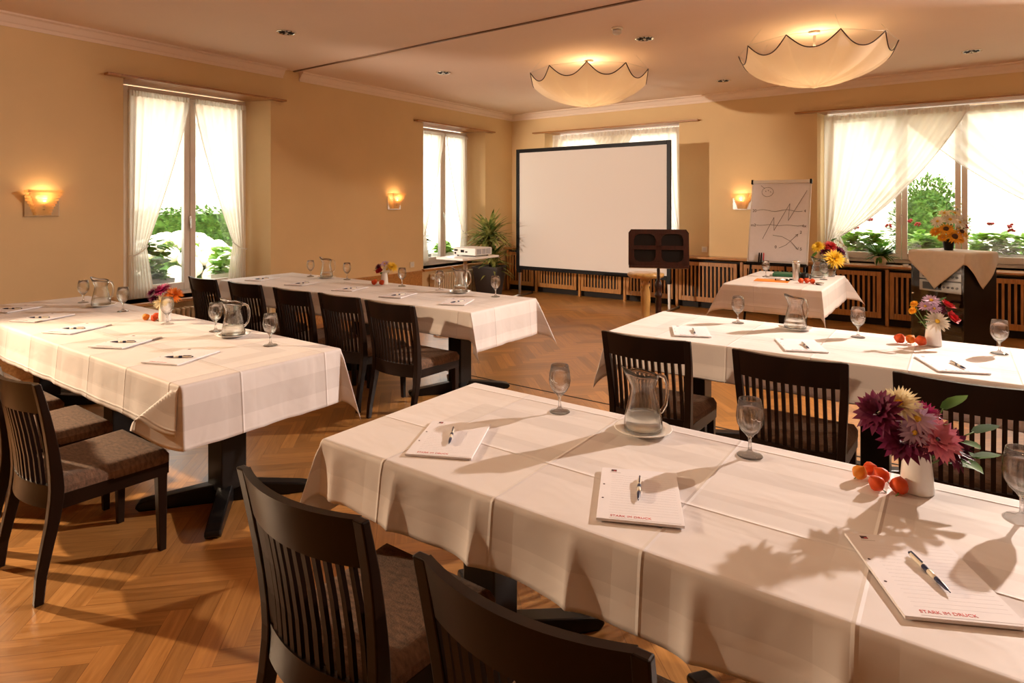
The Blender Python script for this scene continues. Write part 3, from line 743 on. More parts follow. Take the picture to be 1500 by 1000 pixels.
    mb.build('seat', 'seat', e)
    for sg in (-1, 1):
        mb = MB(); x = sg * .20
        mb.hexa([(x - .014 + sg * .006, .446, 0), (x + .014 + sg * .006, .446, 0), (x + .014 + sg * .006, .474, 0), (x - .014 + sg * .006, .474, 0)],
                [(x - .021, .435, .39), (x + .021, .435, .39), (x + .021, .478, .39), (x - .021, .478, .39)])
        mb.build('front_leg', 'black', e, bevel=.003)
    return e
CH = [(-1.275, .905, 'dark slatted dining chair closest to the camera, back filling the lower middle'), (-.615, .885, 'dark slatted dining chair cut by the bottom edge, under the largest notepads'),
      (-3.065, .857, 'dark slatted dining chair at the front left table, standing nearest the aisle'), (-3.68, .87, 'dark chair at the front left table, second from the aisle, seat showing'), (-4.28, .86, 'dark chair at the front left table, third from the aisle'), (-4.9, .86, 'dark chair at the front left table, fourth from the aisle, under the cloth edge'),
      (-3.205, 3.0, 'dark chair at the rear left table, nearest the aisle, its seat in full view'), (-3.785, 3.03, 'dark chair at the rear left table, second from the aisle'), (-4.35, 3.01, 'dark chair in the middle of the five at the rear left table'), (-5.04, 3.02, 'dark chair at the rear left table, fourth from the aisle'), (-5.71, 3.0, 'dark chair in front of the tall left window, farthest of five'),
      (-1.315, 3.02, 'dark chair at the rear right table, behind the large water pitcher'), (-.616, 3.0, 'dark chair at the rear right table, middle one of three'), (.035, 2.975, 'dark chair at the rear right table, behind the burgundy bouquet')]
ch0 = None
for (x, y, lab) in CH:
    rz = R.uniform(-.02, .02)
    if ch0 is None: ch0 = make_chair(lab); ch0.location = (x, y, 0)
    else: copy_tree(ch0, lab, (x, y, 0), rz)

# ------------------------------------------------------------------ tableware
def make_goblet(lab):
    e = thing('water_goblet', lab, 'glass', (0, 0, 0), 0, 'stemmed water goblets')
    out = [(.001, 0), (.034, 0), (.036, .002), (.030, .006), (.012, .010), (.0055, .018), (.0045, .035), (.005, .052), (.012, .062), (.024, .075), (.032, .093), (.0345, .113), (.033, .14), (.030, .166)]
    inn = [(.0286, .166), (.0315, .14), (.033, .113), (.0305, .094), (.0225, .077), (.010, .066), (.001, .063)]
    MB().lathe([(r * (1.08 + (.10 * math.sin(PI * min(1, max(0, (z - .06) / .106))) if z > .06 else 0)), z * 1.06) for r, z in out + inn], 32).build('bowl_and_stem', 'goblet', e)
    mb = MB(); mb.tube([(.0413 * math.sin(a), -.0413 * math.cos(a), .124 + zz) for a, zz in ((-.35, .004), (-.15, -.002), (.0, .003), (.1, -.003), (.35, -.006))], .0012, 5)
    mb.build('etched_mark', 'etch', e)
    return e
gl0 = make_goblet('clear goblet on the front right table, nearest the corner')
GL = [(-1.204, 1.982, 'clear goblet near the corner of the front right table, left of its pitcher'), (-.516, 1.978, 'clear goblet on the front right table between the pitcher and the burgundy bouquet'), (.133, 1.965, 'clear goblet at the picture edge on the front right table, lettering on its bowl'),
      (-3.066, 1.985, 'clear goblet on the front left table, nearest the aisle end'), (-3.686, 2.014, 'clear goblet on the front left table, just left of the nearer pitcher'), (-4.16, 1.95, 'clear goblet beside the white vase on the front left table'), (-4.92, 1.995, 'clear goblet right of the far pitcher on the front left table'), (-5.623, 1.993, 'clear goblet left of the far pitcher on the front left table'),
      (-5.662, 4.148, 'clear goblet left of the far pitcher on the rear left table'), (-5.125, 4.20, 'clear goblet right of the far pitcher on the rear left table'), (-4.287, 4.169, 'clear goblet right of the vase on the rear left table'), (-3.804, 4.168, 'clear goblet left of the nearer pitcher on the rear left table'), (-3.152, 4.149, 'clear goblet at the aisle end of the rear left table'),
      (-1.159, 4.154, 'clear goblet left of the pitcher on the rear right table'), (-.463, 4.115, 'clear goblet right of the pitcher on the rear right table'), (.186, 4.091, 'clear goblet right of the vase on the rear right table'),
      (-1.66, 7.0, 'clear goblet on the presenter table beside the orange folder'), (-1.11, 7.08, 'clear goblet on the presenter table in front of the bouquet')]
for i, (x, y, lab) in enumerate(GL):
    if i == 0: g = gl0; g['label'] = lab; g.location = (x, y, TT)
    else: g = copy_tree(gl0, lab, (x, y, TT), .6 + .1 * (i % 3))
    if i == 2:
        for k in kids(g):
            if k.name.startswith('etched'): bpy.data.objects.remove(k)
        text('be', .014, 'etch', g, Matrix.Translation((-.006, -.0416, .114)) @ Matrix.Rotation(PI / 2, 4, 'X'), 'etched_lettering'); g.rotation_euler.z = .45
def make_pitcher(lab):
    e = thing('water_pitcher', lab, 'pitcher', (0, 0, 0), 0, 'glass water pitchers')
    po = [(.001, .0), (.058, .0), (.064, .004), (.066, .02), (.062, .05), (.053, .09), (.045, .125), (.042, .145), (.043, .155), (.047, .165), (.051, .185), (.053, .20)]
    pi = [(.050, .20), (.048, .185), (.044, .165), (.040, .155), (.039, .145), (.042, .125), (.050, .09), (.058, .05), (.062, .02), (.060, .010), (.001, .008)]
    n = 40; mb = MB(); prof = po + pi; vs = []; fs = []
    for r, z in prof:
        for k in range(n):
            a = 2 * PI * k / n; rr, zz = r, z
            if z > .15:      # pouring lip on one side, rim raised there
                c = max(0, math.cos(a - PI)) ** 6; t = (z - .15) / .05; rr = r * (1 + .45 * c * t); zz = z + .022 * c * t - .012 * max(0, math.cos(a)) * t
            vs.append((rr * math.cos(a), rr * math.sin(a), zz))
    for i in range(len(prof) - 1):
        for k in range(n): fs.append((i * n + k, i * n + (k + 1) % n, (i + 1) * n + (k + 1) % n, (i + 1) * n + k))
    mb.add(vs, fs, True); mb.build('glass_body', 'jug', e)
    pts = [(.047, 0, .178), (.062, 0, .184), (.080, 0, .176), (.090, 0, .150), (.091, 0, .115), (.084, 0, .080), (.068, 0, .058), (.058, 0, .056)]
    MB().tube(pts, [.008, .007, .0065, .0065, .0065, .0065, .007, .008], 10).build('handle', 'jug', e)
    MB().lathe([(.001, .0095), (.0585, .0105), (.0605, .02), (.0575, .046), (.0555, .058), (.001, .058)], 36).build('water', 'water', e)
    return e
def make_plate(lab):
    o = MB().lathe([(.001, 0), (.055, 0), (.060, .004), (.095, .012), (.098, .0145), (.094, .0155), (.062, .0075), (.055, .004), (.001, .0035)], 40).build('saucer', 'china')
    return tag(o, lab, 'plate', 'white saucers under the pitchers')
PI_ = [(-.867, 1.975, 'on the front right table'), (-3.463, 2.0, 'nearer the aisle on the front left table'), (-5.31, 2.0, 'near the wall on the front left table'), (-5.42, 4.17, 'near the window on the rear left table'), (-3.551, 4.16, 'nearer the aisle on the rear left table'), (-.81, 4.15, 'on the rear right table'), (-1.20, 7.28, 'on the presenter table beside the bouquet')]
p0 = make_pitcher('x'); s0 = make_plate('x')
for i, (x, y, w) in enumerate(PI_):
    q = p0 if i == 0 else copy_tree(p0); q['label'] = 'glass pitcher of water ' + w; q.location = (x, y, TT + .005); q.rotation_euler.z = (.62 + .25) if i in (0, 5) else .7
    s_ = s0 if i == 0 else copy_tree(s0); s_['label'] = 'white saucer under the pitcher ' + w; s_.location = (x, y, TT + .0015)

# notepads and pens -----------------------------------------------------------
def make_pad(lab):
    e = thing('notepad', lab, 'notepad', (0, 0, 0), 0, 'white notepads')
    mb = MB(); mb.box(-.105, .105, -.1485, .1485, 0, .0065); mb.build('sheets', 'paper', e, bevel=.0006, seg=1)
    mb = MB()
    for y in (-.04, .04): mb.lathe([(.001, 0), (.003, 0), (.003, .0002), (.001, .0002)], 12, (-.094, y, .0066))
    mb.build('punch_holes', 'ink_dark', e)
    mb = MB(); mb.box(-.077, -.062, .126, .138, .0066, .0068); mb.build('black_logo_block', 'ink_dark', e)
    mb = MB(); mb.box(-.070, -.063, .127, .1315, .0068, .0070); mb.build('red_logo_block', 'ink_red', e)
    mb = MB(); mb.box(-.08, -.05, .119, .1203, .0066, .0068); mb.build('fine_print', 'ink_grey', e)
    mb = MB(); mb.box(-.074, .098, -.142, -.1412, .0066, .0068); mb.build('address_line', 'ink_grey', e)
    text('STARK IM DRUCK', .0125, 'ink_red', e, Matrix.Translation((-.072, -.134, .0067)), 'slogan')
    mb = MB()
    for k in range(17): mb.box(-.075, .095, -.115 + k * .0135, -.1147 + k * .0135, .0065, .00662)
    mb.build('ruled_lines', 'ink_pale', e)
    return e
def make_pen(lab):
    e = thing('ballpoint_pen', lab, 'pen', (0, 0, 0), 0, 'ivory and navy ballpoint pens')
    T = Matrix.Rotation(PI / 2, 4, 'X')      # along -y to +y
    def seg(prof, nm, m): MB().lathe([(r, z) for r, z in prof], 14, T=Matrix.Translation((0, 0, .0052)) @ Matrix.Rotation(-PI / 2, 4, 'X')).build(nm, m, e)
    seg([(.001, -.070), (.0012, -.066), (.0035, -.056), (.0048, -.035), (.005, -.025)], 'grip', 'navy')
    seg([(.0046, -.025), (.0052, -.01), (.0052, .05), (.0046, .062), (.004, .063)], 'barrel', 'ivory')
    seg([(.0054, .0), (.0056, .002), (.0056, .016), (.0054, .018)], 'middle_band', 'navy')
    seg([(.003, .063), (.003, .070), (.0005, .071)], 'push_button', 'navy')
    MB().box(-.0018, .0018, .022, .064, .0105, .0125).build('clip', 'navy', e, bevel=.0006)
    return e
PADS = [(-1.35, 1.532, -.02 + .47 - .47, 'nearest the corner of the front right table', .50), (-.682, 1.528, .0, 'in the middle of the front right table', .3), (-.05, 1.543, -.0, 'largest and lowest on the front right table', .95),
        (-3.19, 1.567, 0, 'at the aisle end of the front left table', .6), (-3.79, 1.555, 0, 'second from the aisle on the front left table', .6), (-4.45, 1.545, 0, 'third from the aisle on the front left table', .6), (-5.07, 1.555, 0, 'fourth from the aisle on the front left table', .6), (-5.66, 1.57, 0, 'farthest from the aisle on the front left table', .6),
        (-5.85, 3.70, 0, 'farthest from the aisle on the rear left table', .3), (-5.20, 3.72, 0, 'fourth from the aisle on the rear left table', .3), (-4.52, 3.74, 0, 'third from the aisle on the rear left table', .3), (-3.87, 3.72, 0, 'second from the aisle on the rear left table', .3), (-3.22, 3.73, 0, 'at the aisle end of the rear left table', .3),
        (-1.31, 3.69, 0, 'at the aisle end of the rear right table', .4), (-.69, 3.67, 0, 'by the pitcher on the rear right table', .8), (-.02, 3.65, 0, 'by the vase on the rear right table', .95)]
ROT = [.46, .43, .47 , .39, .46, .40, .42, .42, .3, .3, .35, .3, .42, .42, .40, .38]
pd0 = make_pad('x'); pn0 = make_pen('x')
for i, (x, y, _, w, pa) in enumerate(PADS):
    q = pd0 if i == 0 else copy_tree(pd0); q['label'] = 'white notepad ' + w; q.location = (x, y, TT + .0022); q.rotation_euler.z = ROT[i]
    p = pn0 if i == 0 else copy_tree(pn0); p['label'] = 'ivory and navy pen on the pad ' + w; 
    pz = {0: (-1.35, 1.536, .61), 1: (-.69, 1.545, -.08 + .47 - .0), 2: (-.045, 1.545, .56)}.get(i)
    if pz: p.location = (pz[0], pz[1], TT + .0095); p.rotation_euler.z = pz[2]
    else: p.location = (x + .03, y - .03, TT + .0095); p.rotation_euler.z = (.45 if i > 12 else -.9 if i < 8 else -.2)

# ------------------------------------------------------------------ flowers
def flower_head(mb, c, d, size, kind):
    """petals round axis d"""
    q = Vector(d).normalized().to_track_quat('Z', 'Y').to_matrix().to_4x4(); T = Matrix.Translation(c) @ q
    rings = {'dahlia': [(17, 1, 6, .30), (16, .9, 24, .29), (13, .72, 44, .28), (9, .5, 64, .25)], 'daisy': [(18, 1, 8, .22), (16, .92, 18, .2)],
             'mum': [(22, 1, 0, .17), (20, .92, 20, .17), (18, .78, 42, .16), (12, .55, 65, .15)], 'aster': [(14, 1, 12, .26)], 'sun': [(16, 1, 5, .24), (14, .9, 20, .22)], 'rose': [(6, .8, 40, .75), (6, .62, 60, .7), (5, .42, 76, .6)]}[kind]
    for (n, ln, el, w) in rings:
        for k in range(n):
            a = 2 * PI * (k + R.uniform(-.25, .25)) / n + ln * 3; e_ = math.radians(el + R.uniform(-8, 8))
            dr = Vector((math.cos(a) * math.cos(e_), math.sin(a) * math.cos(e_), math.sin(e_)))
            b = T @ (Vector((math.cos(a), math.sin(a), 0)) * size * .1)
            mb.leaf(b, T.to_3x3() @ dr, size * ln, size * w * 1.15, T.to_3x3() @ Vector((0, 0, 1)), R.uniform(.05, .3), 3)
def blossom(base, head, size, kind, col, lab, grp, eye=None, face=None, nm=None):
    base = Vector(base); head = Vector(head)
    names = {'dahlia': 'dahlia', 'daisy': 'daisy', 'mum': 'chrysanthemum', 'aster': 'aster', 'sun': 'sunflower', 'rose': 'rose'}
    e = thing(names[kind], lab, 'flower', base, 0, grp); h = head - base
    d = Vector(face) if face else (Vector((h.x, h.y, h.z * .25)) + Vector((.15, -.45, .25)) * .12 + Vector((0, 0, .03)))
    mb = MB(); flower_head(mb, h, d, size, kind); mb.build('petals', 'p_' + col, e)
    dn = d.normalized()
    if eye:
        mb = MB(); mb.ball(h + dn * size * .06, size * (.36 if kind == 'sun' else .2), 12, 6, (1, 1, 1)); mb.build('flower_eye', eye, e)
    pts = [Vector((0, 0, .0)), h * .45 + Vector((0, 0, .012)), h - dn * size * .05]
    MB().tube([bez(pts[0], pts[1], pts[2], t / 6) for t in range(7)], .0022, 5).build('stem', 'stem', e)
    return e
def sprig(base, head, n, ls, lab, grp, m='leaf', wd=.5):
    base = Vector(base); h = Vector(head) - base; e = thing('leaf_sprig', lab, 'foliage', base, 0, grp)
    pts = [bez(Vector((0, 0, 0)), h * .5 + Vector((0, 0, .03)), h, t / 6) for t in range(7)]
    MB().tube(pts, .0018, 5).build('stem', 'stem', e)
    mb = MB()
    for k in range(n):
        p = pts[min(6, 2 + (k * 4) // max(1, n - 1))]; a = k * 2.4
        d = h.normalized() * .6 + Vector((math.cos(a), math.sin(a), .25 * math.sin(a * 2)))
        mb.leaf(p, d, ls * R.uniform(.8, 1.15), ls * wd, (0, 0, 1), .25)
    mb.build('leaves', m, e)
    return e
def vase(loc, h, r, lab, m='china', grp='small white flower vases', prof=None):
    e = thing('flower_vase', lab, 'vase', loc, 0, grp)
    p = prof or [(.001, 0), (r * .98, 0), (r, .004), (r * .97, h * .2), (r * .86, h * .6), (r * .76, h * .9), (r * .82, h), (r * .74, h), (r * .68, h * .9), (r * .7, h * .4), (.001, h * .38)]
    MB().lathe(p, 28).build('body', m, e)
    return e
def arrange(loc, vh, fl, where, grp):
    """fl: (kind, colour, across, toward, up, size, eye, words)"""
    o = Vector(loc)
    for (kind, col, a, f, u, sz, eye, words) in fl:
        head = o + RV * a + Vector((.5835, -.812, 0)) * f + Vector((0, 0, u))
        base = o + Vector((RV.x * a * .12, RV.y * a * .12, vh * .45 + .002))
        if kind == 'leaf': sprig(base, head, 4, sz, words + ' ' + where, grp)
        else: blossom(base, head, sz, kind, col, words + ' ' + where, grp, eye)
V1 = (-.085, 2.0, TT + .001)
vase(V1, .125, .041, 'white conical vase on the front right table beside the physalis')
arrange(V1, .125, [('dahlia', 'burgundy', -.112, .01, .215, .062, None, 'burgundy dahlia at the far left'), ('mum', 'cream', -.045, -.005, .232, .055, 'eye_y', 'cream chrysanthemum at the top'),
    ('daisy', 'lilac', -.022, .035, .205, .046, 'eye_y', 'pale lilac daisy with a yellow eye, the upper one'), ('daisy', 'lilac', -.04, .05, .175, .036, 'eye_y', 'small pale lilac daisy, the lower one'),
    ('mum', 'magenta', .03, -.01, .205, .042, None, 'rose pink chrysanthemum at the upper right'), ('dahlia', 'pink', .02, .055, .16, .058, None, 'large open pink dahlia facing forward'),
    ('dahlia', 'burgundy', -.055, .03, .150, .062, None, 'dark burgundy dahlia below the lilac daisies'), ('dahlia', 'burgundy', .065, .03, .135, .066, None, 'dark burgundy dahlia low at the right'), ('mum', 'burgundy', .0, .02, .14, .05, None, 'burgundy chrysanthemum in the middle above the vase rim'),
    ('leaf', '', .085, -.02, .215, .085, None, 'green leaf sprig rising at the right'), ('leaf', '', .14, .02, .165, .085, None, 'green leaf sprig spreading to the right'), ('leaf', '', .12, .05, .11, .08, None, 'drooping green leaf sprig')],
    'in the front right vase', 'bouquet in the front right vase')
V2 = (-4.30, 2.0, TT + .001)
vase(V2, .13, .040, 'white vase with orange and purple flowers on the front left table')
arrange(V2, .13, [('mum', 'burgundy', -.085, 0, .185, .05, None, 'dark burgundy chrysanthemum at the far left'), ('mum', 'burgundy', -.06, .03, .15, .035, None, 'small burgundy chrysanthemum, low'), ('dahlia', 'magenta', -.02, 0, .205, .06, None, 'magenta dahlia'), ('mum', 'orange', .065, .01, .175, .06, None, 'orange chrysanthemum'),
    ('daisy', 'cream', .01, .05, .135, .055, 'eye_y', 'cream daisy hanging over the rim'), ('leaf', '', -.07, .02, .12, .05, None, 'green leaf sprig')], 'in the vase on the front left table', 'bouquet on the front left table')
V3 = (-4.53, 4.17, TT + .001)
vase(V3, .12, .036, 'white vase with a yellow flower on the rear left table')
arrange(V3, .12, [('mum', 'yellow', .075, .0, .17, .06, None, 'yellow chrysanthemum'), ('daisy', 'lilac', -.0, .0, .20, .045, 'eye_y', 'lilac daisy at the top'), ('daisy', 'white', .03, .03, .145, .045, 'eye_y', 'white daisy over the rim'), ('rose', 'red', -.04, .03, .13, .05, None, 'red rose'), ('mum', 'burgundy', -.06, 0, .17, .04, None, 'burgundy chrysanthemum'),
    ('leaf', '', -.09, 0, .15, .06, None, 'green leaf sprig')], 'in the vase on the rear left table', 'bouquet on the rear left table')
V4 = (-.10, 4.13, TT + .001)
vase(V4, .125, .042, 'white vase with red and lilac flowers on the rear right table')
arrange(V4, .125, [('daisy', 'lilac', -.01, 0, .245, .045, 'eye_y', 'lilac daisy at the top'), ('aster', 'lilac', -.05, .01, .215, .036, 'eye_y', 'small lilac aster at the left'), ('aster', 'lilac', -.015, .03, .205, .036, 'eye_y', 'small lilac aster in the middle'), ('rose', 'red', .075, 0, .215, .05, None, 'upper red rose'), ('rose', 'red', .08, .03, .15, .055, None, 'lower red rose'),
    ('daisy', 'white', -.015, .055, .14, .06, 'eye_y', 'large white daisy hanging over the rim'), ('mum', 'gold', -.10, -.01, .225, .022, None, 'tiny yellow-green bloom at the upper left'), ('mum', 'gold', -.115, 0, .19, .022, None, 'tiny yellow-green bloom at the lower left'),
    ('mum', 'burgundy', .03, .01, .20, .038, None, 'burgundy chrysanthemum'), ('leaf', '', -.06, .02, .15, .055, None, 'dark leaf sprig at the left'), ('leaf', '', .05, -.02, .24, .05, None, 'dark leaf sprig at the top')], 'in the vase on the rear right table', 'bouquet on the rear right table')
V5 = (-1.12, 7.44, TT + .001)
e = vase(V5, .17, .07, 'round glass vase with water on the presenter table', 'jug', 'glass vase', [(.001, 0), (.06, 0), (.072, .03), (.078, .08), (.07, .13), (.058, .17), (.055, .17), (.067, .13), (.075, .08), (.069, .03), (.057, .005), (.001, .004)])
MB().lathe([(.001, .0055), (.055, .006), (.066, .03), (.0715, .08), (.068, .115), (.001, .115)], 24).build('water', 'water', e)
arrange(V5, .17, [('mum', 'yellow', .015, .10, .20, .11, None, 'large yellow chrysanthemum in front'), ('mum', 'yellow', -.115, 0, .32, .075, None, 'yellow chrysanthemum at the upper left'), ('dahlia', 'red', .01, .02, .33, .075, None, 'dark red dahlia at the top'), ('dahlia', 'burgundy', .11, .03, .27, .075, None, 'burgundy dahlia at the right'), ('mum', 'burgundy', -.05, .02, .27, .06, None, 'burgundy chrysanthemum'),
    ('rose', 'cream', .17, .02, .17, .07, None, 'cream rose hanging at the right'), ('aster', 'white', .18, -.03, .33, .05, 'eye_y', 'white aster at the upper right'), ('aster', 'white', .14, -.03, .37, .045, 'eye_y', 'white aster, topmost'), ('leaf', '', -.17, 0, .21, .09, None, 'green leaf sprig at the left'), ('leaf', '', .05, -.03, .38, .09, None, 'green leaf sprig at the top'), ('mum', 'burgundy', .07, .06, .22, .055, None, 'burgundy chrysanthemum below')], 'in the presenter table bouquet', 'bouquet on the presenter table')
def lantern(x, y, r, m, lab, grp, kind='physalis'):
    e = thing(kind, lab, 'physalis', (x, y, TT + .0015), R.uniform(0, 6), grp)
    mb = MB(); prof = [(.001, 0), (.55 * r, .12 * r), (.92 * r, .55 * r), (r, .95 * r), (.8 * r, 1.5 * r), (.35 * r, 1.9 * r), (.001, 2.15 * r)]
    n = 20; vs = []; fs = []
    for rr, z in prof:
        for k in range(n): a = 2 * PI * k / n; q = rr * (1 + .09 * math.cos(5 * a)); vs.append((q * math.cos(a), q * math.sin(a), z))
    for i in range(len(prof) - 1):
        for k in range(n): fs.append((i * n + k, i * n + (k + 1) % n, (i + 1) * n + (k + 1) % n, (i + 1) * n + k))
    mb.add(vs, fs, True); hk = mb.build('husk', m, e)
    tl = R.uniform(.5, 1.2); hk.rotation_euler = (tl, 0, 0); hk.location = (0, r * math.sin(tl) * .8, r * (1 - math.cos(tl)) + r * .06)
    s_ = MB().tube([(0, 0, 0), (.002, 0, -.006), (.006, .002, -.012)], .0015, 5).build('stalk', 'stem', hk)
PH = [(-.221, 1.985, .019, 'physalis2', 'amber physalis lantern leftmost of the five by the burgundy bouquet'), (-.200, 2.03, .019, 'physalis', 'orange-red physalis lantern behind the amber one, front right table'), (-.165, 1.995, .021, 'physalis', 'orange physalis lantern in the middle of the heap, front right table'), (-.172, 1.935, .020, 'physalis', 'orange physalis lantern lowest of the heap, front right table'), (-.122, 1.945, .022, 'physalis', 'dark orange physalis lantern touching the front right vase')]
for a in PH: lantern(*a, 'physalis on the front right table')
for a in ((-4.41, 1.93, .022, 'physalis2', 'amber physalis lantern leftmost beside the front left vase'), (-4.39, 1.985, .022, 'physalis', 'orange physalis lantern in the middle beside the front left vase'), (-4.335, 1.95, .021, 'physalis', 'orange physalis lantern touching the front left vase')): lantern(*a, 'physalis on the front left table')
for a in ((-4.60, 4.11, .025, 'physalis', 'red physalis lantern left of the rear left vase'), (-4.565, 4.07, .025, 'physalis', 'red physalis lantern in front of the rear left vase'), (-4.50, 4.10, .025, 'physalis', 'red physalis lantern right of the rear left vase')): lantern(*a, 'physalis on the rear left table')
for a in ((-.255, 4.07, .027, 'physalis', 'orange physalis lantern leftmost on the rear right table'), (-.205, 4.09, .024, 'physalis2', 'amber physalis lantern in the middle on the rear right table'), (-.155, 4.06, .028, 'physalis', 'large orange physalis lantern next to the rear right vase')): lantern(*a, 'physalis on the rear right table')
for a in ((-1.24, 6.62, .026, 'physalis', 'red physalis lantern leftmost on the presenter table'), (-1.19, 6.66, .026, 'physalis', 'red physalis lantern in the middle on the presenter table'), (-1.14, 6.62, .026, 'physalis', 'red physalis lantern rightmost on the presenter table')): lantern(*a, 'physalis on the presenter table')

# ------------------------------------------------------------------ presenter table items
tag(MB().box(-.16, .16, -.115, .115, 0, .004, T=Matrix.Translation((-1.52, 6.66, TT + .0015)) @ Matrix.Rotation(.1, 4, 'Z')).build('folder', 'orange'), 'bright orange paper folder on the presenter table', 'folder')
e = thing('folder', 'dark green binder at the back of the presenter table', 'folder', (-1.46, 7.22, TT + .001), .15)
MB().box(-.17, .17, -.12, .12, 0, .032).build('cover', 'green', e, bevel=.004); MB().box(-.165, .171, -.117, .117, .006, .026).build('paper_block', 'paper', e)
for k, (x, y, a, m, nm) in enumerate(((-1.44, 6.70, .5, 'blackp', 'black'), (-1.42, 6.66, .2, 'steel', 'silver'), (-1.40, 6.73, .8, 'ivory', 'ivory'))):
    e = thing('marker_pen', nm + ' marker pen lying on the orange folder', 'pen', (x, y, TT + .0065), a, 'markers on the orange folder')
    T = Matrix.Translation((0, 0, .0095)) @ Matrix.Rotation(PI / 2, 4, 'Y')
    MB().lathe([(.001, -.06), (.009, -.06), (.0095, -.055), (.0095, .03), (.001, .03)], 14, T=T).build('barrel', m, e)
    MB().lathe([(.001, .03), (.0085, .03), (.008, .065), (.001, .067)], 14, T=T).build('cap', 'blackp', e)
e = thing('steel_flask', 'tall silver cylinder on the presenter table', 'flask', (-1.33, 6.86, TT + .001))
MB().lathe([(.001, 0), (.034, 0), (.035, .003), (.035, .17), (.033, .174)], 24).build('body', 'steel', e)
MB().lathe([(.001, .176), (.034, .176), (.035, .18), (.034, .20), (.001, .202)], 24).build('lid', 'chrome', e)
e = thing('small_black_cup', 'small black cup beside the silver cylinder', 'cup', (-1.255, 6.87, TT + .001))
MB().lathe([(.001, 0), (.035, 0), (.038, .004), (.04, .075), (.037, .075), (.034, .006), (.001, .005)], 22).build('cup_body', 'blackp', e)
MB().tube([(.038, 0, .06), (.06, 0, .055), (.062, 0, .03), (.038, 0, .02)], .005, 8).build('handle', 'blackp', e)
e = thing('ashtray', 'small silver dish right of the red physalis on the presenter table', 'dish', (-1.07, 6.60, TT + .001))
MB().lathe([(.001, 0), (.03, 0), (.042, .018), (.044, .02), (.04, .02), (.028, .005), (.001, .004)], 22).build('bowl', 'steel', e)

# flip chart ------------------------------------------------------------------
e = thing('flip_chart', 'white flip chart with hand drawn lines behind the presenter table', 'flip chart', (-1.805, 8.4, 0))
tilt = math.atan2(.27, 1.05); FTm = Matrix.Translation((0, 0, 1.845)) @ Matrix.Rotation(-tilt, 4, 'X')   # local: x across, z down negative, y back
def fb(x0, x1, y0, y1, z0, z1): return MB().box(x0, x1, y0, y1, z0, z1, T=FTm)
fb(-.355, .355, .004, .022, -1.08, 0).build('board', 'alu', e, bevel=.004)
fb(-.335, .335, -.004, .003, -1.05, -.02).build('paper_pad', 'paper', e)
mb = fb(-.34, .34, -.02, .018, -.045, .0); mb.build('clamp_bar', 'alu', e, bevel=.006)
for s_ in (-1, 1): fb(s_ * .35 - .012, s_ * .35 + .012, -.024, .022, -.05, .006).build('clamp_end', 'blackp', e, bevel=.003)
fb(-.35, .35, -.05, .02, -1.10, -1.075).build('pen_tray', 'blackp', e, bevel=.003)
for k in range(3): MB().lathe([(.001, 0), (.009, 0), (.009, .10), (.007, .12), (.001, .12)], 10, T=FTm @ Matrix.Translation((-.20 + k * .026, -.035, -1.075))).build('marker', 'blackp' if k < 2 else 'ink_red', e)
for s_ in (-1, 1): MB().tube([FTm @ Vector((s_ * .30, .03, -.9)), (s_ * .36, -.40, .01)], .014, 8).build('leg', 'blackp', e)
MB().tube([FTm @ Vector((0, .03, -.2)), (0, .42, .01)], .014, 8).build('leg', 'blackp', e)
def stroke(pts, nm, r=.0022):
    MB().tube([FTm @ Vector((x, -.006, z)) for x, z in pts], r, 5).build(nm, 'marker', e)
stroke([(-.27 + .54 * k / 12, -.40 + .012 * math.sin(k)) for k in range(13)], 'upper_line')
stroke([(-.27 + .54 * k / 12, -.59 - .006 * math.sin(k * 1.3)) for k in range(13)], 'lower_line')
stroke([(-.18, -.77), (-.06, -.49), (-.05, -.66), (.12, -.31), (.11, -.53), (.31, -.14)], 'zigzag_line')
stroke([(-.06, -.72), (.05, -.735), (.15, -.79), (.24, -.89)], 'curved_arrow'); stroke([(.02, -.88), (.10, -.84), (.23, -.70)], 'rising_arrow')
stroke([(.215, -.875), (.24, -.89), (.245, -.86)], 'arrow_tip'); stroke([(.20, -.71), (.23, -.70), (.225, -.73)], 'arrow_tip')
stroke([(-.155 + .07 * math.cos(a * PI / 8), -.155 + .062 * math.sin(a * PI / 8)) for a in range(17)], 'doodle_circle', .002)
stroke([(-.24, -.07), (-.19, -.11)], 'doodle_stroke', .002)
for (x, z) in ((-.18, -.14), (-.15, -.13), (-.12, -.15)): stroke([(x, z), (x + .005, z - .012)], 'doodle_dot', .0035)
for s_, x, z in (('20', -.325, -.42), ('4', .285, -.42), ('m2', -.335, -.61), ('4x', .27, -.61), ('0', -.03, -.885), ('2', .25, -.69), ('5', .26, -.9)):
    text(s_, .05, 'marker', e, FTm @ Matrix.Translation((x, -.0055, z)) @ Matrix.Rotation(PI / 2, 4, 'X'), 'handwriting', .0008)

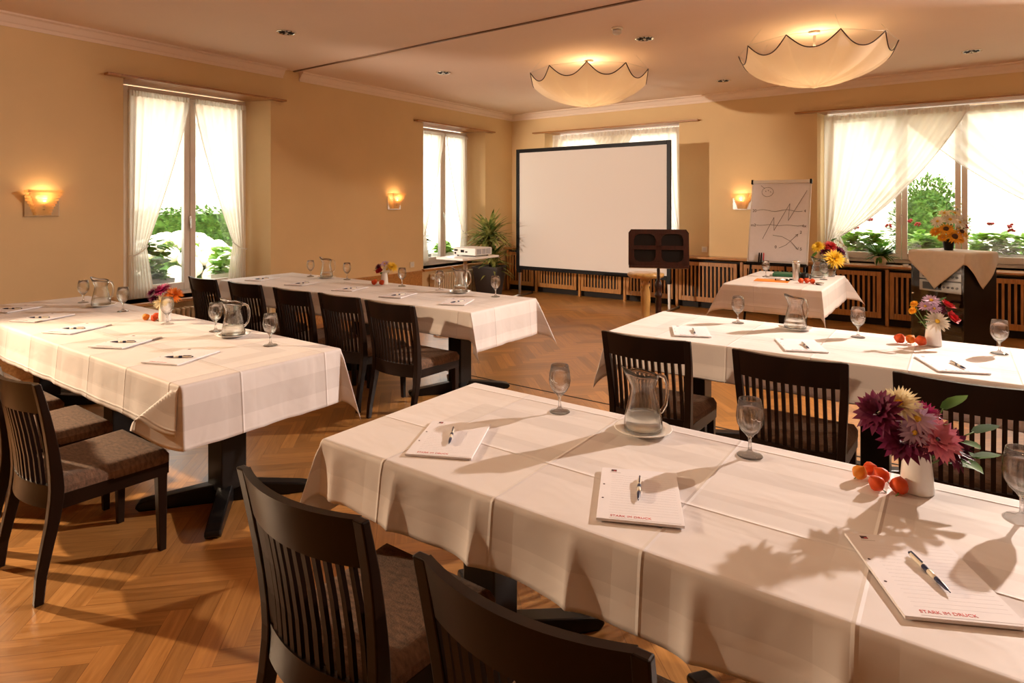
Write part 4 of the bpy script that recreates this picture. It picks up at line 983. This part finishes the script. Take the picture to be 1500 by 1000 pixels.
# projection screen ------------------------------------------------------------
e = thing('projection_screen', 'large white projection screen in a black frame on silver legs', 'projection screen', (-4.63, 8.45, 0))
MB().box(-1.30, 1.30, -.004, .004, .51, 2.405).build('screen_fabric', 'screen', e)
mb = MB()
for a in ((-1.345, -1.285, .455, 2.455), (1.285, 1.345, .455, 2.455), (-1.285, 1.285, .455, .515), (-1.285, 1.285, 2.395, 2.455)): mb.box(a[0], a[1], -.018, .018, a[2], a[3])
mb.build('frame', 'blackp', e, bevel=.003)
for s_ in (-1, 1):
    MB().box(s_ * 1.305 - .018, s_ * 1.305 + .018, .02, .05, .04, .75).build('leg', 'steel', e, bevel=.003)
    f_ = MB().tube([(s_ * 1.305, -.34, .018), (s_ * 1.305, .40, .018)], .018, 8).build('floor_foot', 'steel', e)
    for y in (-.34, .40): MB().ball((s_ * 1.305, y, .02), .0195, 10, 6).build('end_cap', 'blackp', f_)
    MB().box(s_ * 1.305 - .03, s_ * 1.305 + .03, -.02, .055, .40, .46).build('leg_clamp', 'blackp', e, bevel=.004)

# music stand and stool ----------------------------------------------------------
e = thing('music_stand', 'dark red wooden music stand with a four-panel desk', 'music stand', (-2.66, 6.47, 0), .42)
Td = Matrix.Translation((0, 0, 1.055)) @ Matrix.Rotation(-.18, 4, 'X')
mb = MB(); oc = [(-.315, -.205), (.315, -.205), (.325, -.19), (.325, .17), (.30, .205), (-.30, .205), (-.325, .17), (-.325, -.19)]
mb.prism(oc, lambda p, k: Td @ Vector((p[0], .006 if k == 0 else .014, p[1]))); mb.build('desk_back', 'iron', e)
mb = MB()
for a in ((-.325, -.265, -.19, .17), (.265, .325, -.19, .17), (-.03, .03, -.15, .16), (-.30, .30, .155, .205), (-.315, .315, -.205, -.155), (-.265, .265, -.02, .025)): mb.box(a[0], a[1], -.014, .006, a[2], a[3], T=Td)
for sx in (-1, 1):          # curved spandrels in the panel corners
    for (cx, cz, s1, s2) in ((.265, .155, -1, -1), (.03, .155, 1, -1), (.265, -.155, -1, 1), (.03, -.155, 1, 1)):
        mb.prism([(sx * cx, cz), (sx * (cx + s1 * .06), cz), (sx * (cx + s1 * .018), cz + s2 * .018), (sx * cx, cz + s2 * .06)][::1 if sx * s1 * s2 < 0 else -1], lambda p, k: Td @ Vector((p[0], -.012 if k == 0 else .006, p[1])))
mb.build('desk_frame', 'mahog', e)
MB().box(-.32, .32, -.07, .014, -.225, -.20, T=Td).build('ledge', 'mahog', e, bevel=.004)
MB().lathe([(.001, .06), (.05, .06), (.055, .08), (.035, .11), (.026, .16), (.03, .3), (.036, .44), (.028, .50), (.042, .52), (.042, .54), (.03, .56), (.034, .60), (.044, .635), (.034, .67), (.02, .70), (.017, .78), (.017, .99), (.001, .99)], 20, (0, .03, 0)).build('turned_pole', 'mahog', e)
for k in range(3):
    a = PI / 2 + k * 2 * PI / 3
    MB().tube([(0, .03, .14), (.12 * math.cos(a), .03 + .12 * math.sin(a), .15), (.22 * math.cos(a), .03 + .22 * math.sin(a), .07), (.29 * math.cos(a), .03 + .29 * math.sin(a), .02)], [.022, .02, .018, .019], 8).build('leg', 'mahog', e)
e = thing('wooden_stool', 'pale wooden stool with a turned column behind the music stand', 'stool', (-2.98, 6.86, 0))
MB().lathe([(.001, .675), (.19, .675), (.205, .685), (.215, .70), (.215, .715), (.205, .725), (.001, .727)], 36).build('seat', 'pine', e)
MB().lathe([(.001, .06), (.07, .06), (.075, .10), (.05, .13), (.062, .15), (.062, .175), (.045, .20), (.05, .30), (.058, .40), (.052, .50), (.04, .56), (.052, .575), (.052, .60), (.038, .62), (.06, .66), (.06, .675), (.001, .675)], 24).build('turned_column', 'pine', e)
for k in range(3):
    a = .4 + k * 2 * PI / 3
    MB().tube([(.03 * math.cos(a), .03 * math.sin(a), .10), (.14 * math.cos(a), .14 * math.sin(a), .09), (.22 * math.cos(a), .22 * math.sin(a), .022)], [.028, .022, .022], 8).build('foot', 'pine', e)

# projector on its stand -----------------------------------------------------------
e = thing('projector_stand', 'white projector stand on a steel column behind the rear left table', 'stand', (-4.72, 5.62, 0))
MB().box(-.21, .20, -.28, .40, .895, .92).build('tray', 'alu', e, bevel=.004)
MB().lathe([(.001, .05), (.028, .05), (.028, .55), (.024, .56), (.024, .895), (.001, .895)], 18).build('column', 'steel', e)
for k in range(4):
    a = PI / 4 + k * PI / 2
    MB().tube([(0, 0, .06), (.36 * math.cos(a), .36 * math.sin(a), .035)], [.022, .016], 8).build('foot', 'steel', e)
    MB().ball((.36 * math.cos(a), .36 * math.sin(a), .018), .018, 10, 6).build('castor', 'blackp', e)
e = thing('projector', 'light grey projector on the white stand', 'projector', (-4.73, 5.77, .921))
MB().box(-.17, .17, -.16, .16, .012, .10).build('housing', 'plastic', e, bevel=.01, seg=3)
mb = MB()
for (y0, y1) in ((-.13, -.05), (-.03, .03), (.05, .13)):
    for k in range(7): mb.box(.168, .174, y0, y1, .028 + k * .009, .033 + k * .009)
mb.build('vents', 'greyvent', e)
mb = MB(); mb.box(-.05, .0, -.166, -.158, .045, .075); mb.box(-.15, -.10, -.166, -.158, .06, .08); mb.box(.02, .05, -.166, -.158, .045, .06); mb.build('ports', 'blackp', e)
MB().lathe([(.001, 0), (.012, 0), (.012, .006), (.001, .006)], 14, T=Matrix.Translation((-.135, -.16, .035)) @ Matrix.Rotation(PI / 2, 4, 'X')).build('power_inlet', 'blackp', e)
MB().lathe([(.001, 0), (.035, 0), (.038, .02), (.03, .022), (.028, .01), (.001, .008)], 20, T=Matrix.Translation((-.08, .155, .058)) @ Matrix.Rotation(-PI / 2, 4, 'X')).build('lens', 'blackp', e)
for x in (-.13, .13):
    for y in (-.12, .12): MB().lathe([(.001, 0), (.012, 0), (.012, .014), (.001, .014)], 10, (x, y, 0)).build('foot', 'blackp', e)

# potted dracaena ---------------------------------------------------------------------
e = thing('potted_dracaena', 'dracaena with striped leaves in a dark square planter by the screen', 'potted plant', (-6.22, 8.02, 0), .3)
def pyr(w0, w1, z0, z1, mb, inv=False):
    a = [(-w0, -w0, z0), (w0, -w0, z0), (w0, w0, z0), (-w0, w0, z0)]; b = [(-w1, -w1, z1), (w1, -w1, z1), (w1, w1, z1), (-w1, w1, z1)]; return mb.hexa(a, b)
mb = pyr(.15, .215, 0, .50, MB())
for s1 in (-1, 1): mb.box(-.225, .225, s1 * .21 - .015, s1 * .21 + .015, .50, .53); mb.box(s1 * .21 - .015, s1 * .21 + .015, -.195, .195, .50, .53)
mb.build('planter', 'pot', e, bevel=.006)
MB().box(-.195, .195, -.195, .195, .49, .515).build('soil', 'soil', e)
MB().tube([(0, 0, .5), (.02, .01, .7), (-.01, 0, .9), (0, 0, 1.08)], [.022, .02, .018, .016], 8).build('cane', 'trunk', e)
MB().tube([(.06, .05, .5), (.07, .05, .62)], .016, 8).build('cane', 'trunk', e)
def crown(c, n, ln, w, lo, hi, nm):
    mb = MB()
    for k in range(n):
        a = R.uniform(0, 2 * PI); el = math.radians(R.uniform(lo, hi)); d = (math.cos(a) * math.cos(el), math.sin(a) * math.cos(el), math.sin(el))
        mb.leaf((c[0], c[1], c[2] + R.uniform(-.16, .12)), d, ln * R.uniform(.7, 1.1), w, (0, 0, 1), R.uniform(.25, .6), 6)
    mb.build(nm, 'dracaena', e)
crown((0, 0, 1.0), 130, .46, .055, -20, 80, 'upper_leaves'); crown((.05, .03, .62), 70, .38, .05, 0, 75, 'lower_leaves')

# audio rack ------------------------------------------------------------------------
rk = math.atan2(-.533, .845)
e = thing('audio_rack', 'black glass-door audio rack with silver equipment under a cream cloth', 'audio rack', (.075, 7.83, 0), rk)
wr = .56; dr = .52; hr = 1.035     # local: near corner at origin, front along -x, depth along +y
mb = MB(); mb.box(-wr, -wr + .02, 0, dr, .03, hr); mb.box(-.02, 0, 0, dr, .03, hr); mb.box(-wr + .02, -.02, dr - .02, dr, .03, hr); mb.box(-wr + .02, -.02, .02, dr - .02, hr - .02, hr); mb.box(-wr + .02, -.02, .02, dr - .02, .03, .06)
mb.build('cabinet_body', 'iron', e, bevel=.003)
MB().box(-wr + .02, -.02, .02, .04, .40, .43).build('shelf', 'blackp', e)
for x in (-wr + .04, -.04):
    for y in (.05, dr - .05): MB().lathe([(.001, 0), (.02, 0), (.02, .03), (.001, .03)], 10, (x, y, 0)).build('caster', 'blackp', e)
zz = [(.91, .985, 'tuner'), (.825, .895, 'disc_player'), (.73, .81, 'amplifier'), (.60, .715, 'cassette_deck')]
for (z0, z1, nm) in zz:
    u = MB().box(-wr + .06, -.06, .045, .35, z0, z1).build(nm, 'steel', e, bevel=.003)
    MB().box(-wr + .10, -wr + .30, .040, .046, z0 + .02, z1 - .02).build('display', 'blackp', u)
    for k in range(4 if nm == 'cassette_deck' else 2): MB().lathe([(.001, 0), (.012, 0), (.011, .012), (.001, .013)], 14, T=Matrix.Translation((-.10 - k * .045, .045, (z0 + z1) / 2)) @ Matrix.Rotation(PI / 2, 4, 'X')).build('knob', 'blackp', u)
for (z0, z1) in ((.10, .16), (.20, .26), (.30, .37)): MB().box(-wr + .06, -.06, .06, .35, z0, z1).build('dark_unit', 'blackp', e, bevel=.003)
mb = MB(); mb.box(-wr + .002, -.002, -.008, -.002, .05, hr - .03); d_ = mb.build('glass_door', 'pane', e)
mb = MB(); mb.ball((-wr + .03, -.016, .56), .012, 10, 6); mb.build('knob', 'chrome', d_)
# its cloth: a square turned by 45 degrees
def rack_cloth():
    S = .50; n = 60; zt = hr + .003; vs = []
    c0 = Vector((-wr / 2, dr / 2))
    for j in range(n + 1):
        for i in range(n + 1):
            a, b = (i / n - .5) * 2 * S * .94, (j / n - .5) * 2 * S * .94
            x = (a - b) * .7071 + c0.x; y = (a + b) * .7071 + c0.y
            dx = max(-wr - x, x - 0, 0); dy = max(-y, y - dr, 0); sx = -1 if x < -wr / 2 else 1; sy = -1 if y < dr / 2 else 1
            X = min(max(x, -wr), 0); Y = min(max(y, 0), dr); Z = zt
            if dx: X += sx * (.012 + .05 * dx + .01 * math.sin(20 * y)); Z -= dx * .99
            if dy: Y += sy * (.014 + .05 * dy + .01 * math.sin(20 * x)); Z -= dy * .99
            vs.append((X, Y, Z))
    w = n + 1; fs = [(j * w + i, j * w + i + 1, (j + 1) * w + i + 1, (j + 1) * w + i) for j in range(n) for i in range(n)]
    o = MB().add(vs, fs, True).build('cover_cloth', 'napkin'); o.location = (.075, 7.83, 0); o.rotation_euler = (0, 0, rk)
    so = o.modifiers.new('thick', 'SOLIDIFY'); so.thickness = .0015; so.offset = 1
    tag(o, 'cream square cloth draped cornerwise over the audio rack', 'cloth')
rack_cloth()
V6 = (-.06, 8.17, hr + .006)
vase(V6, .12, .055, 'small dark vase of sunflowers on the audio rack', 'blackp', 'dark vase', [(.001, 0), (.036, 0), (.04, .004), (.06, .12), (.056, .12), (.037, .01), (.001, .008)])
FL = [('sun', 'gold', .0, .09, .15, .085, 'eye_d', 'sunflower lowest in front'), ('sun', 'gold', -.07, .06, .23, .075, 'eye_d', 'sunflower at the left'), ('sun', 'gold', .10, .05, .20, .07, 'eye_d', 'sunflower at the right'), ('mum', 'gold', -.16, .03, .20, .06, None, 'golden chrysanthemum far left'), ('mum', 'yellow', .16, .02, .16, .06, None, 'yellow chrysanthemum far right'), ('mum', 'gold', .06, .09, .12, .05, None, 'golden chrysanthemum low right'), ('mum', 'gold', -.11, .06, .14, .05, None, 'golden chrysanthemum low left'),
      ('daisy', 'white', -.02, .05, .33, .085, 'eye_y', 'white daisy in the middle'), ('daisy', 'white', .07, .06, .30, .08, 'eye_y', 'white daisy right of the middle'), ('daisy', 'white', .15, .03, .32, .075, 'eye_y', 'white daisy far right'), ('daisy', 'white', -.14, .03, .31, .07, 'eye_y', 'white daisy far left'), ('aster', 'cream', .05, .02, .40, .07, 'eye_y', 'cream aster near the top'), ('aster', 'cream', -.06, .02, .40, .065, 'eye_y', 'cream aster upper left'), ('aster', 'white', .08, 0, .46, .055, 'eye_y', 'topmost white aster'),
      ('rose', 'red', .17, .02, .25, .045, None, 'small red rose at the right'), ('leaf', '', -.17, 0, .38, .07, None, 'pale leaf sprig at the upper left'), ('leaf', '', .12, -.03, .44, .07, None, 'leaf sprig at the upper right'), ('leaf', '', .0, -.03, .50, .06, None, 'leaf sprig at the top'), ('leaf', '', -.03, .02, .24, .10, None, 'broad leaf sprig behind the sunflowers'), ('leaf', '', .08, .0, .22, .10, None, 'broad leaf sprig right behind the sunflowers'), ('leaf', '', .22, 0, .30, .07, None, 'leaf sprig spreading right')]
arrange(V6, .12, FL, 'in the sunflower bouquet on the rack', 'sunflower bouquet on the rack')

# plant and trinket on the back sill
def leafy(e, c, n, ln, w, spread, hgt, m, nm='foliage', up=.5, vol=None):
    mb = MB()
    for k in range(n):
        a = R.uniform(0, 2 * PI); rr = spread * math.sqrt(R.random()); el = R.uniform(-.2, 1.1) * up
        p = (c[0] + rr * math.cos(a), c[1] + rr * math.sin(a), c[2] + hgt * R.random() * (1 - .5 * rr / spread))
        mb.leaf(p, (math.cos(a + R.uniform(-.6, .6)), math.sin(a + R.uniform(-.6, .6)), el), ln * R.uniform(.7, 1.2), w, (0, 0, 1), R.uniform(.1, .5), 3)
    return mb.build(nm, m, e)
e = thing('potted_plant', 'small green plant in a pale pot on the back window sill', 'potted plant', (-.775, 9.09, .766))
MB().lathe([(.001, 0), (.055, 0), (.06, .004), (.078, .11), (.082, .115), (.074, .118), (.06, .10), (.001, .098)], 22).build('pot', 'ivory', e)
leafy(e, (0, 0, .10), 130, .19, .03, .05, .06, 'leaf', up=1.5)
tag(MB().box(-.03, .03, -.02, .02, 0, .03).build('small_white_box', 'china', bevel=.004), 'tiny white box on the sill left of the audio rack', 'box').location = (-.50, 9.04, .766)

# ------------------------------------------------------------------ outside the windows
struct(MB().box(-40, 40, YB + WD + .02, 50, -.55, -.5).build('ground_back', 'gravel')); struct(MB().box(-50, XL - WD - .02, -30, YB + WD + .02, -.55, -.5).build('ground_left', 'gravel'))
def window_box(P, u0, u1, n, z, lab, m='leafb', ht=.26, red=True, wd=.2):
    o = P((u0 + u1) / 2, n, z); e = thing('window_box', lab, 'planter', o, 0, 'planted boxes outside the windows'); hw = (u1 - u0) / 2
    d = P(1, 0, 0) - P(0, 0, 0); nn = P(0, 1, 0) - P(0, 0, 0)
    def q(a, b, c): return d * a + nn * b + Vector((0, 0, c))
    MB().hexa([q(-hw, -.08, 0), q(hw, -.08, 0), q(hw, .08, 0), q(-hw, .08, 0)], [q(-hw - .01, -.1, .16), q(hw + .01, -.1, .16), q(hw + .01, .1, .16), q(-hw - .01, .1, .16)]).build('box', 'stone' if m == 'leaf' else 'house', e, bevel=.006)
    mb = MB()
    for k in range(int(260 * (u1 - u0))):
        p = q(R.uniform(-hw + .09, hw - .09), R.uniform(-.1, .1), .15 + ht * R.random() ** 1.3); a = R.uniform(0, 6.3)
        mb.leaf(p, (math.cos(a), math.sin(a), R.uniform(-.3, .9)), R.uniform(.10, .17), .11, (0, 0, 1), .3, 3)
    mb.build('foliage', m, e)
    if red:
        mb = MB()
        for k in range(int(3 * (u1 - u0)) + 1):
            c = q(R.uniform(-hw, hw), R.uniform(-.08, .08), .17 + ht + R.uniform(-.02, .14))
            for j in range(7): mb.ball(c + Vector((R.uniform(-.03, .03), R.uniform(-.03, .03), R.uniform(-.02, .02))), .016, 6, 4)
        mb.build('geranium_blooms', 'p_red', e)
zo = .74
# outer sills carrying the boxes
for i, (P, a, b) in enumerate(((left, 2.8, 4.2), (left, 7.0, 8.4), (back, -1.5, 2.4), (back, -5.9, -3.5))):
    mb = MB(); z = .55 if i < 2 else .76; ubox(mb, P, a, b, FD + .09, FD + .42, z - .06, z); struct(mb.build('window_sill_%d' % (3 + i), 'stone', bevel=.004))
window_box(back, -1.40, -.70, FD + .26, .76, 'white planter with bright leaves outside the wide window, leftmost'); window_box(back, -.55, .02, FD + .26, .76, 'white planter with bright leaves outside the wide window, left of the sunflowers')
window_box(back, .10, .80, FD + .26, .76, 'white planter with bright leaves outside the wide window, right of the sunflowers'); window_box(back, 1.0, 1.7, FD + .26, .76, 'white planter with bright leaves outside the wide window, far right')
window_box(left, 2.95, 3.42, FD + .26, .55, 'grey planter with dark leaves outside the tall left window', 'leaf', .42, False); window_box(left, 3.85, 4.15, FD + .26, .55, 'pale planter with bright leaves outside the tall left window, right side', 'leafb', .34, False)
window_box(left, 7.2, 7.6, FD + .26, .55, 'grey planter with geraniums outside the narrow left window', 'leaf', .34, True); window_box(left, 7.78, 8.2, FD + .26, .55, 'planter with geraniums outside the narrow left window, right side', 'leafb', .15, True)
def shrub(x, y, r, h, lab, m='hedge', name='shrub', ls=.11, n=2600, z0=-.5, flowers=None):
    e = thing(name, lab, 'shrub', (x, y, z0)); mb = MB()
    for k in range(n):
        v = Vector((R.gauss(0, 1), R.gauss(0, 1), R.gauss(0, 1))).normalized() * (.78 + .24 * R.random())
        p = Vector((v.x * r, v.y * r, h / 2 + v.z * h / 2)); d = v + Vector((R.uniform(-.7, .7), R.uniform(-.7, .7), R.uniform(-.5, .7)))
        mb.leaf(p, d, ls * R.uniform(.7, 1.2), ls * .5, (0, 0, 1), .3, 2)
    mb.build('foliage', m, e)
    MB().ball((0, 0, h / 2), 1, 16, 10, (r * .8, r * .8, h * .4)).build('inner_twigs', 'leaf', e)
    MB().tube([(0, 0, 0), (0, 0, h * .5)], [.06, .03], 8).build('trunk', 'trunk', e)
    if flowers:
        mb = MB()
        for k in range(flowers):
            v = Vector((R.gauss(0, 1), R.gauss(0, 1), abs(R.gauss(0, 1)))).normalized(); mb.ball((v.x * r * 1.02, v.y * r * 1.02, h / 2 + v.z * h / 2), .12, 9, 6)
        mb.build('white_blooms', 'p_white', e)
    return e
shrub(-.38, 12.8, .62, 2.55, 'round clipped evergreen bush outside the wide back window', 'hedge', n=5200, ls=.075)
shrub(1.3, 12.6, .55, 1.9, 'green bush farther right outside the wide back window', 'leafb', n=1800)
shrub(-2.4, 13.0, .9, 1.5, 'low green bush outside the wide back window at the left', 'leafb', n=1600)
shrub(-10.2, 4.97, .9, 1.5, 'white flowering shrub outside the tall left window', 'leafb', flowers=150, n=1500)
shrub(-11.5, 2.8, .9, 1.4, 'pale flowering shrub left of the other, outside the tall window', 'leafb', flowers=160, n=1500)
e = thing('garden_hedge', 'long dark green hedge outside the tall left window', 'hedge', (-14, 6, -.5))
mb = MB()
for k in range(7000):
    y = R.uniform(-6, 8); s_ = R.random(); p = (R.uniform(.35, .6), y, R.uniform(.2, 1.85)) if s_ < .7 else (R.uniform(-.5, .5), y, 1.85 + R.uniform(-.05, .1))
    mb.leaf(p, (R.uniform(.0, 1), R.uniform(-1, 1), R.uniform(-.4, .8)), .13, .07, (0, 0, 1), .3, 2)
mb.build('foliage', 'hedge', e); MB().box(-.5, .42, -6, 8, 0, 1.82).build('inner_twigs', 'leaf', e)
def house(x0, x1, y0, y1, h, lab, ridge):
    e = thing('house', lab, 'house', (0, 0, -.5))
    MB().box(x0, x1, y0, y1, 0, h).build('wall', 'house', e)
    mx, my = (x0 + x1) / 2, (y0 + y1) / 2; o = .4
    if ridge == 'x': vs = [(x0 - o, y0 - o, h), (x1 + o, y0 - o, h), (x1 + o, y1 + o, h), (x0 - o, y1 + o, h), (x0 - o, my, h + 2.4), (x1 + o, my, h + 2.4)]; fs = [(0, 1, 5, 4), (2, 3, 4, 5), (0, 4, 3), (1, 2, 5), (3, 2, 1, 0)]
    else: vs = [(x0 - o, y0 - o, h), (x1 + o, y0 - o, h), (x1 + o, y1 + o, h), (x0 - o, y1 + o, h), (mx, y0 - o, h + 2.4), (mx, y1 + o, h + 2.4)]; fs = [(0, 1, 4), (2, 3, 5), (1, 2, 5, 4), (3, 0, 4, 5), (3, 2, 1, 0)]
    MB().add(vs, fs).build('roof', 'roof', e)
    for k in range(4):
        for z in (1.2, 3.9):
            if z + 1.4 > h: continue
            t = (k + .5) / 4
            if ridge == 'x': MB().box(lerp(x0, x1, t) - .5, lerp(x0, x1, t) + .5, y0 - .03, y0, z, z + 1.3).build('window', 'stone', e)
            else: MB().box(x1, x1 + .03, lerp(y0, y1, t) - .5, lerp(y0, y1, t) + .5, z, z + 1.3).build('window', 'stone', e)
house(-9, 10, 24, 32, 5.6, 'pale house with a tiled roof beyond the wide back window', 'x')
house(-34, -24, -4, 22, 5.6, 'pale house beyond the garden hedge, through the tall left window', 'y')

# ------------------------------------------------------------------ light
w = bpy.data.worlds.new('sky'); SC.world = w; w.use_nodes = True
bg = w.node_tree.nodes['Background']; bg.inputs[0].default_value = (1, .95, .88, 1); bg.inputs[1].default_value = 4.6
def portal(P, O, n):
    d = bpy.data.lights.new('window_portal', 'AREA'); d.shape = 'RECTANGLE'; d.size = O[1] - O[0]; d.size_y = O[3] - O[2]; d.cycles.is_portal = True
    o = bpy.data.objects.new('window_portal', d); COL.objects.link(o); c = P((O[0] + O[1]) / 2, n, (O[2] + O[3]) / 2); o.location = c
    o.rotation_euler = (P(0, -1, 0) - P(0, 0, 0)).to_track_quat('-Z', 'Z').to_euler()
for P, O in ((left, W1), (left, W2), (back, W3), (back, W4)): portal(P, O, WD + .02)
sd = bpy.data.lights.new('sun', 'SUN'); sd.energy = 7; sd.angle = .01; sd.color = (1, .93, .82)
so_ = bpy.data.objects.new('sun', sd); COL.objects.link(so_); so_.rotation_euler = Vector((-.45, .5, -.75)).to_track_quat('-Z', 'Y').to_euler()
lamp((-6.25, -.1, 2.15), 900, .05, (1, .72, .46), spot=1.5, aim=(-1.6, .9, .2), blend=.6)  # spot standing in for a photographer's light at left, no fixture
lamp((-6.25, -.1, 2.3), 1500, .05, (1, .82, .66), spot=.56, aim=(-4.5, 8.6, 1.75), blend=.5)                    # spot added to light the screen, for a photographer's light out of view
for (x, y) in ((-5.2, 1.2), (-2.5, 1.2), (-2.5, 3.5), (.15, 3.5), (.15, 1.0), (.15, 5.8), (-5.19, 3.53), (-5.18, 5.74), (-2.5, 5.73), (-2.5, 8.28), (.14, 8.25)):   # fill light added at the recessed downlights, in view and beyond it
    lamp((x, y, ZC - .03), 14, .08, (1, .72, .45), spot=2.2, aim=(x, y, 0), blend=.8)

# ------------------------------------------------------------------ camera
cd = bpy.data.cameras.new('camera'); co = bpy.data.objects.new('camera', cd); COL.objects.link(co)
cd.sensor_width = 36; cd.lens = 904 / 1500 * 36; cd.shift_y = -200 / 1500; cd.clip_start = .05; cd.clip_end = 300
co.location = (0, 0, H); co.rotation_euler = (PI / 2, 0, math.radians(35.7)); SC.camera = co
SC.view_settings.view_transform = 'Standard'; SC.view_settings.look = 'None'; SC.view_settings.exposure = .17; SC.view_settings.gamma = 1; SC.view_settings.use_curve_mapping = False
SC.cycles.use_denoising = True; SC.cycles.max_bounces = 10; SC.cycles.transparent_max_bounces = 24; SC.cycles.diffuse_bounces = 5
SC.cycles.sample_clamp_indirect = 6; SC.cycles.caustics_reflective = False; SC.cycles.blur_glossy = 1
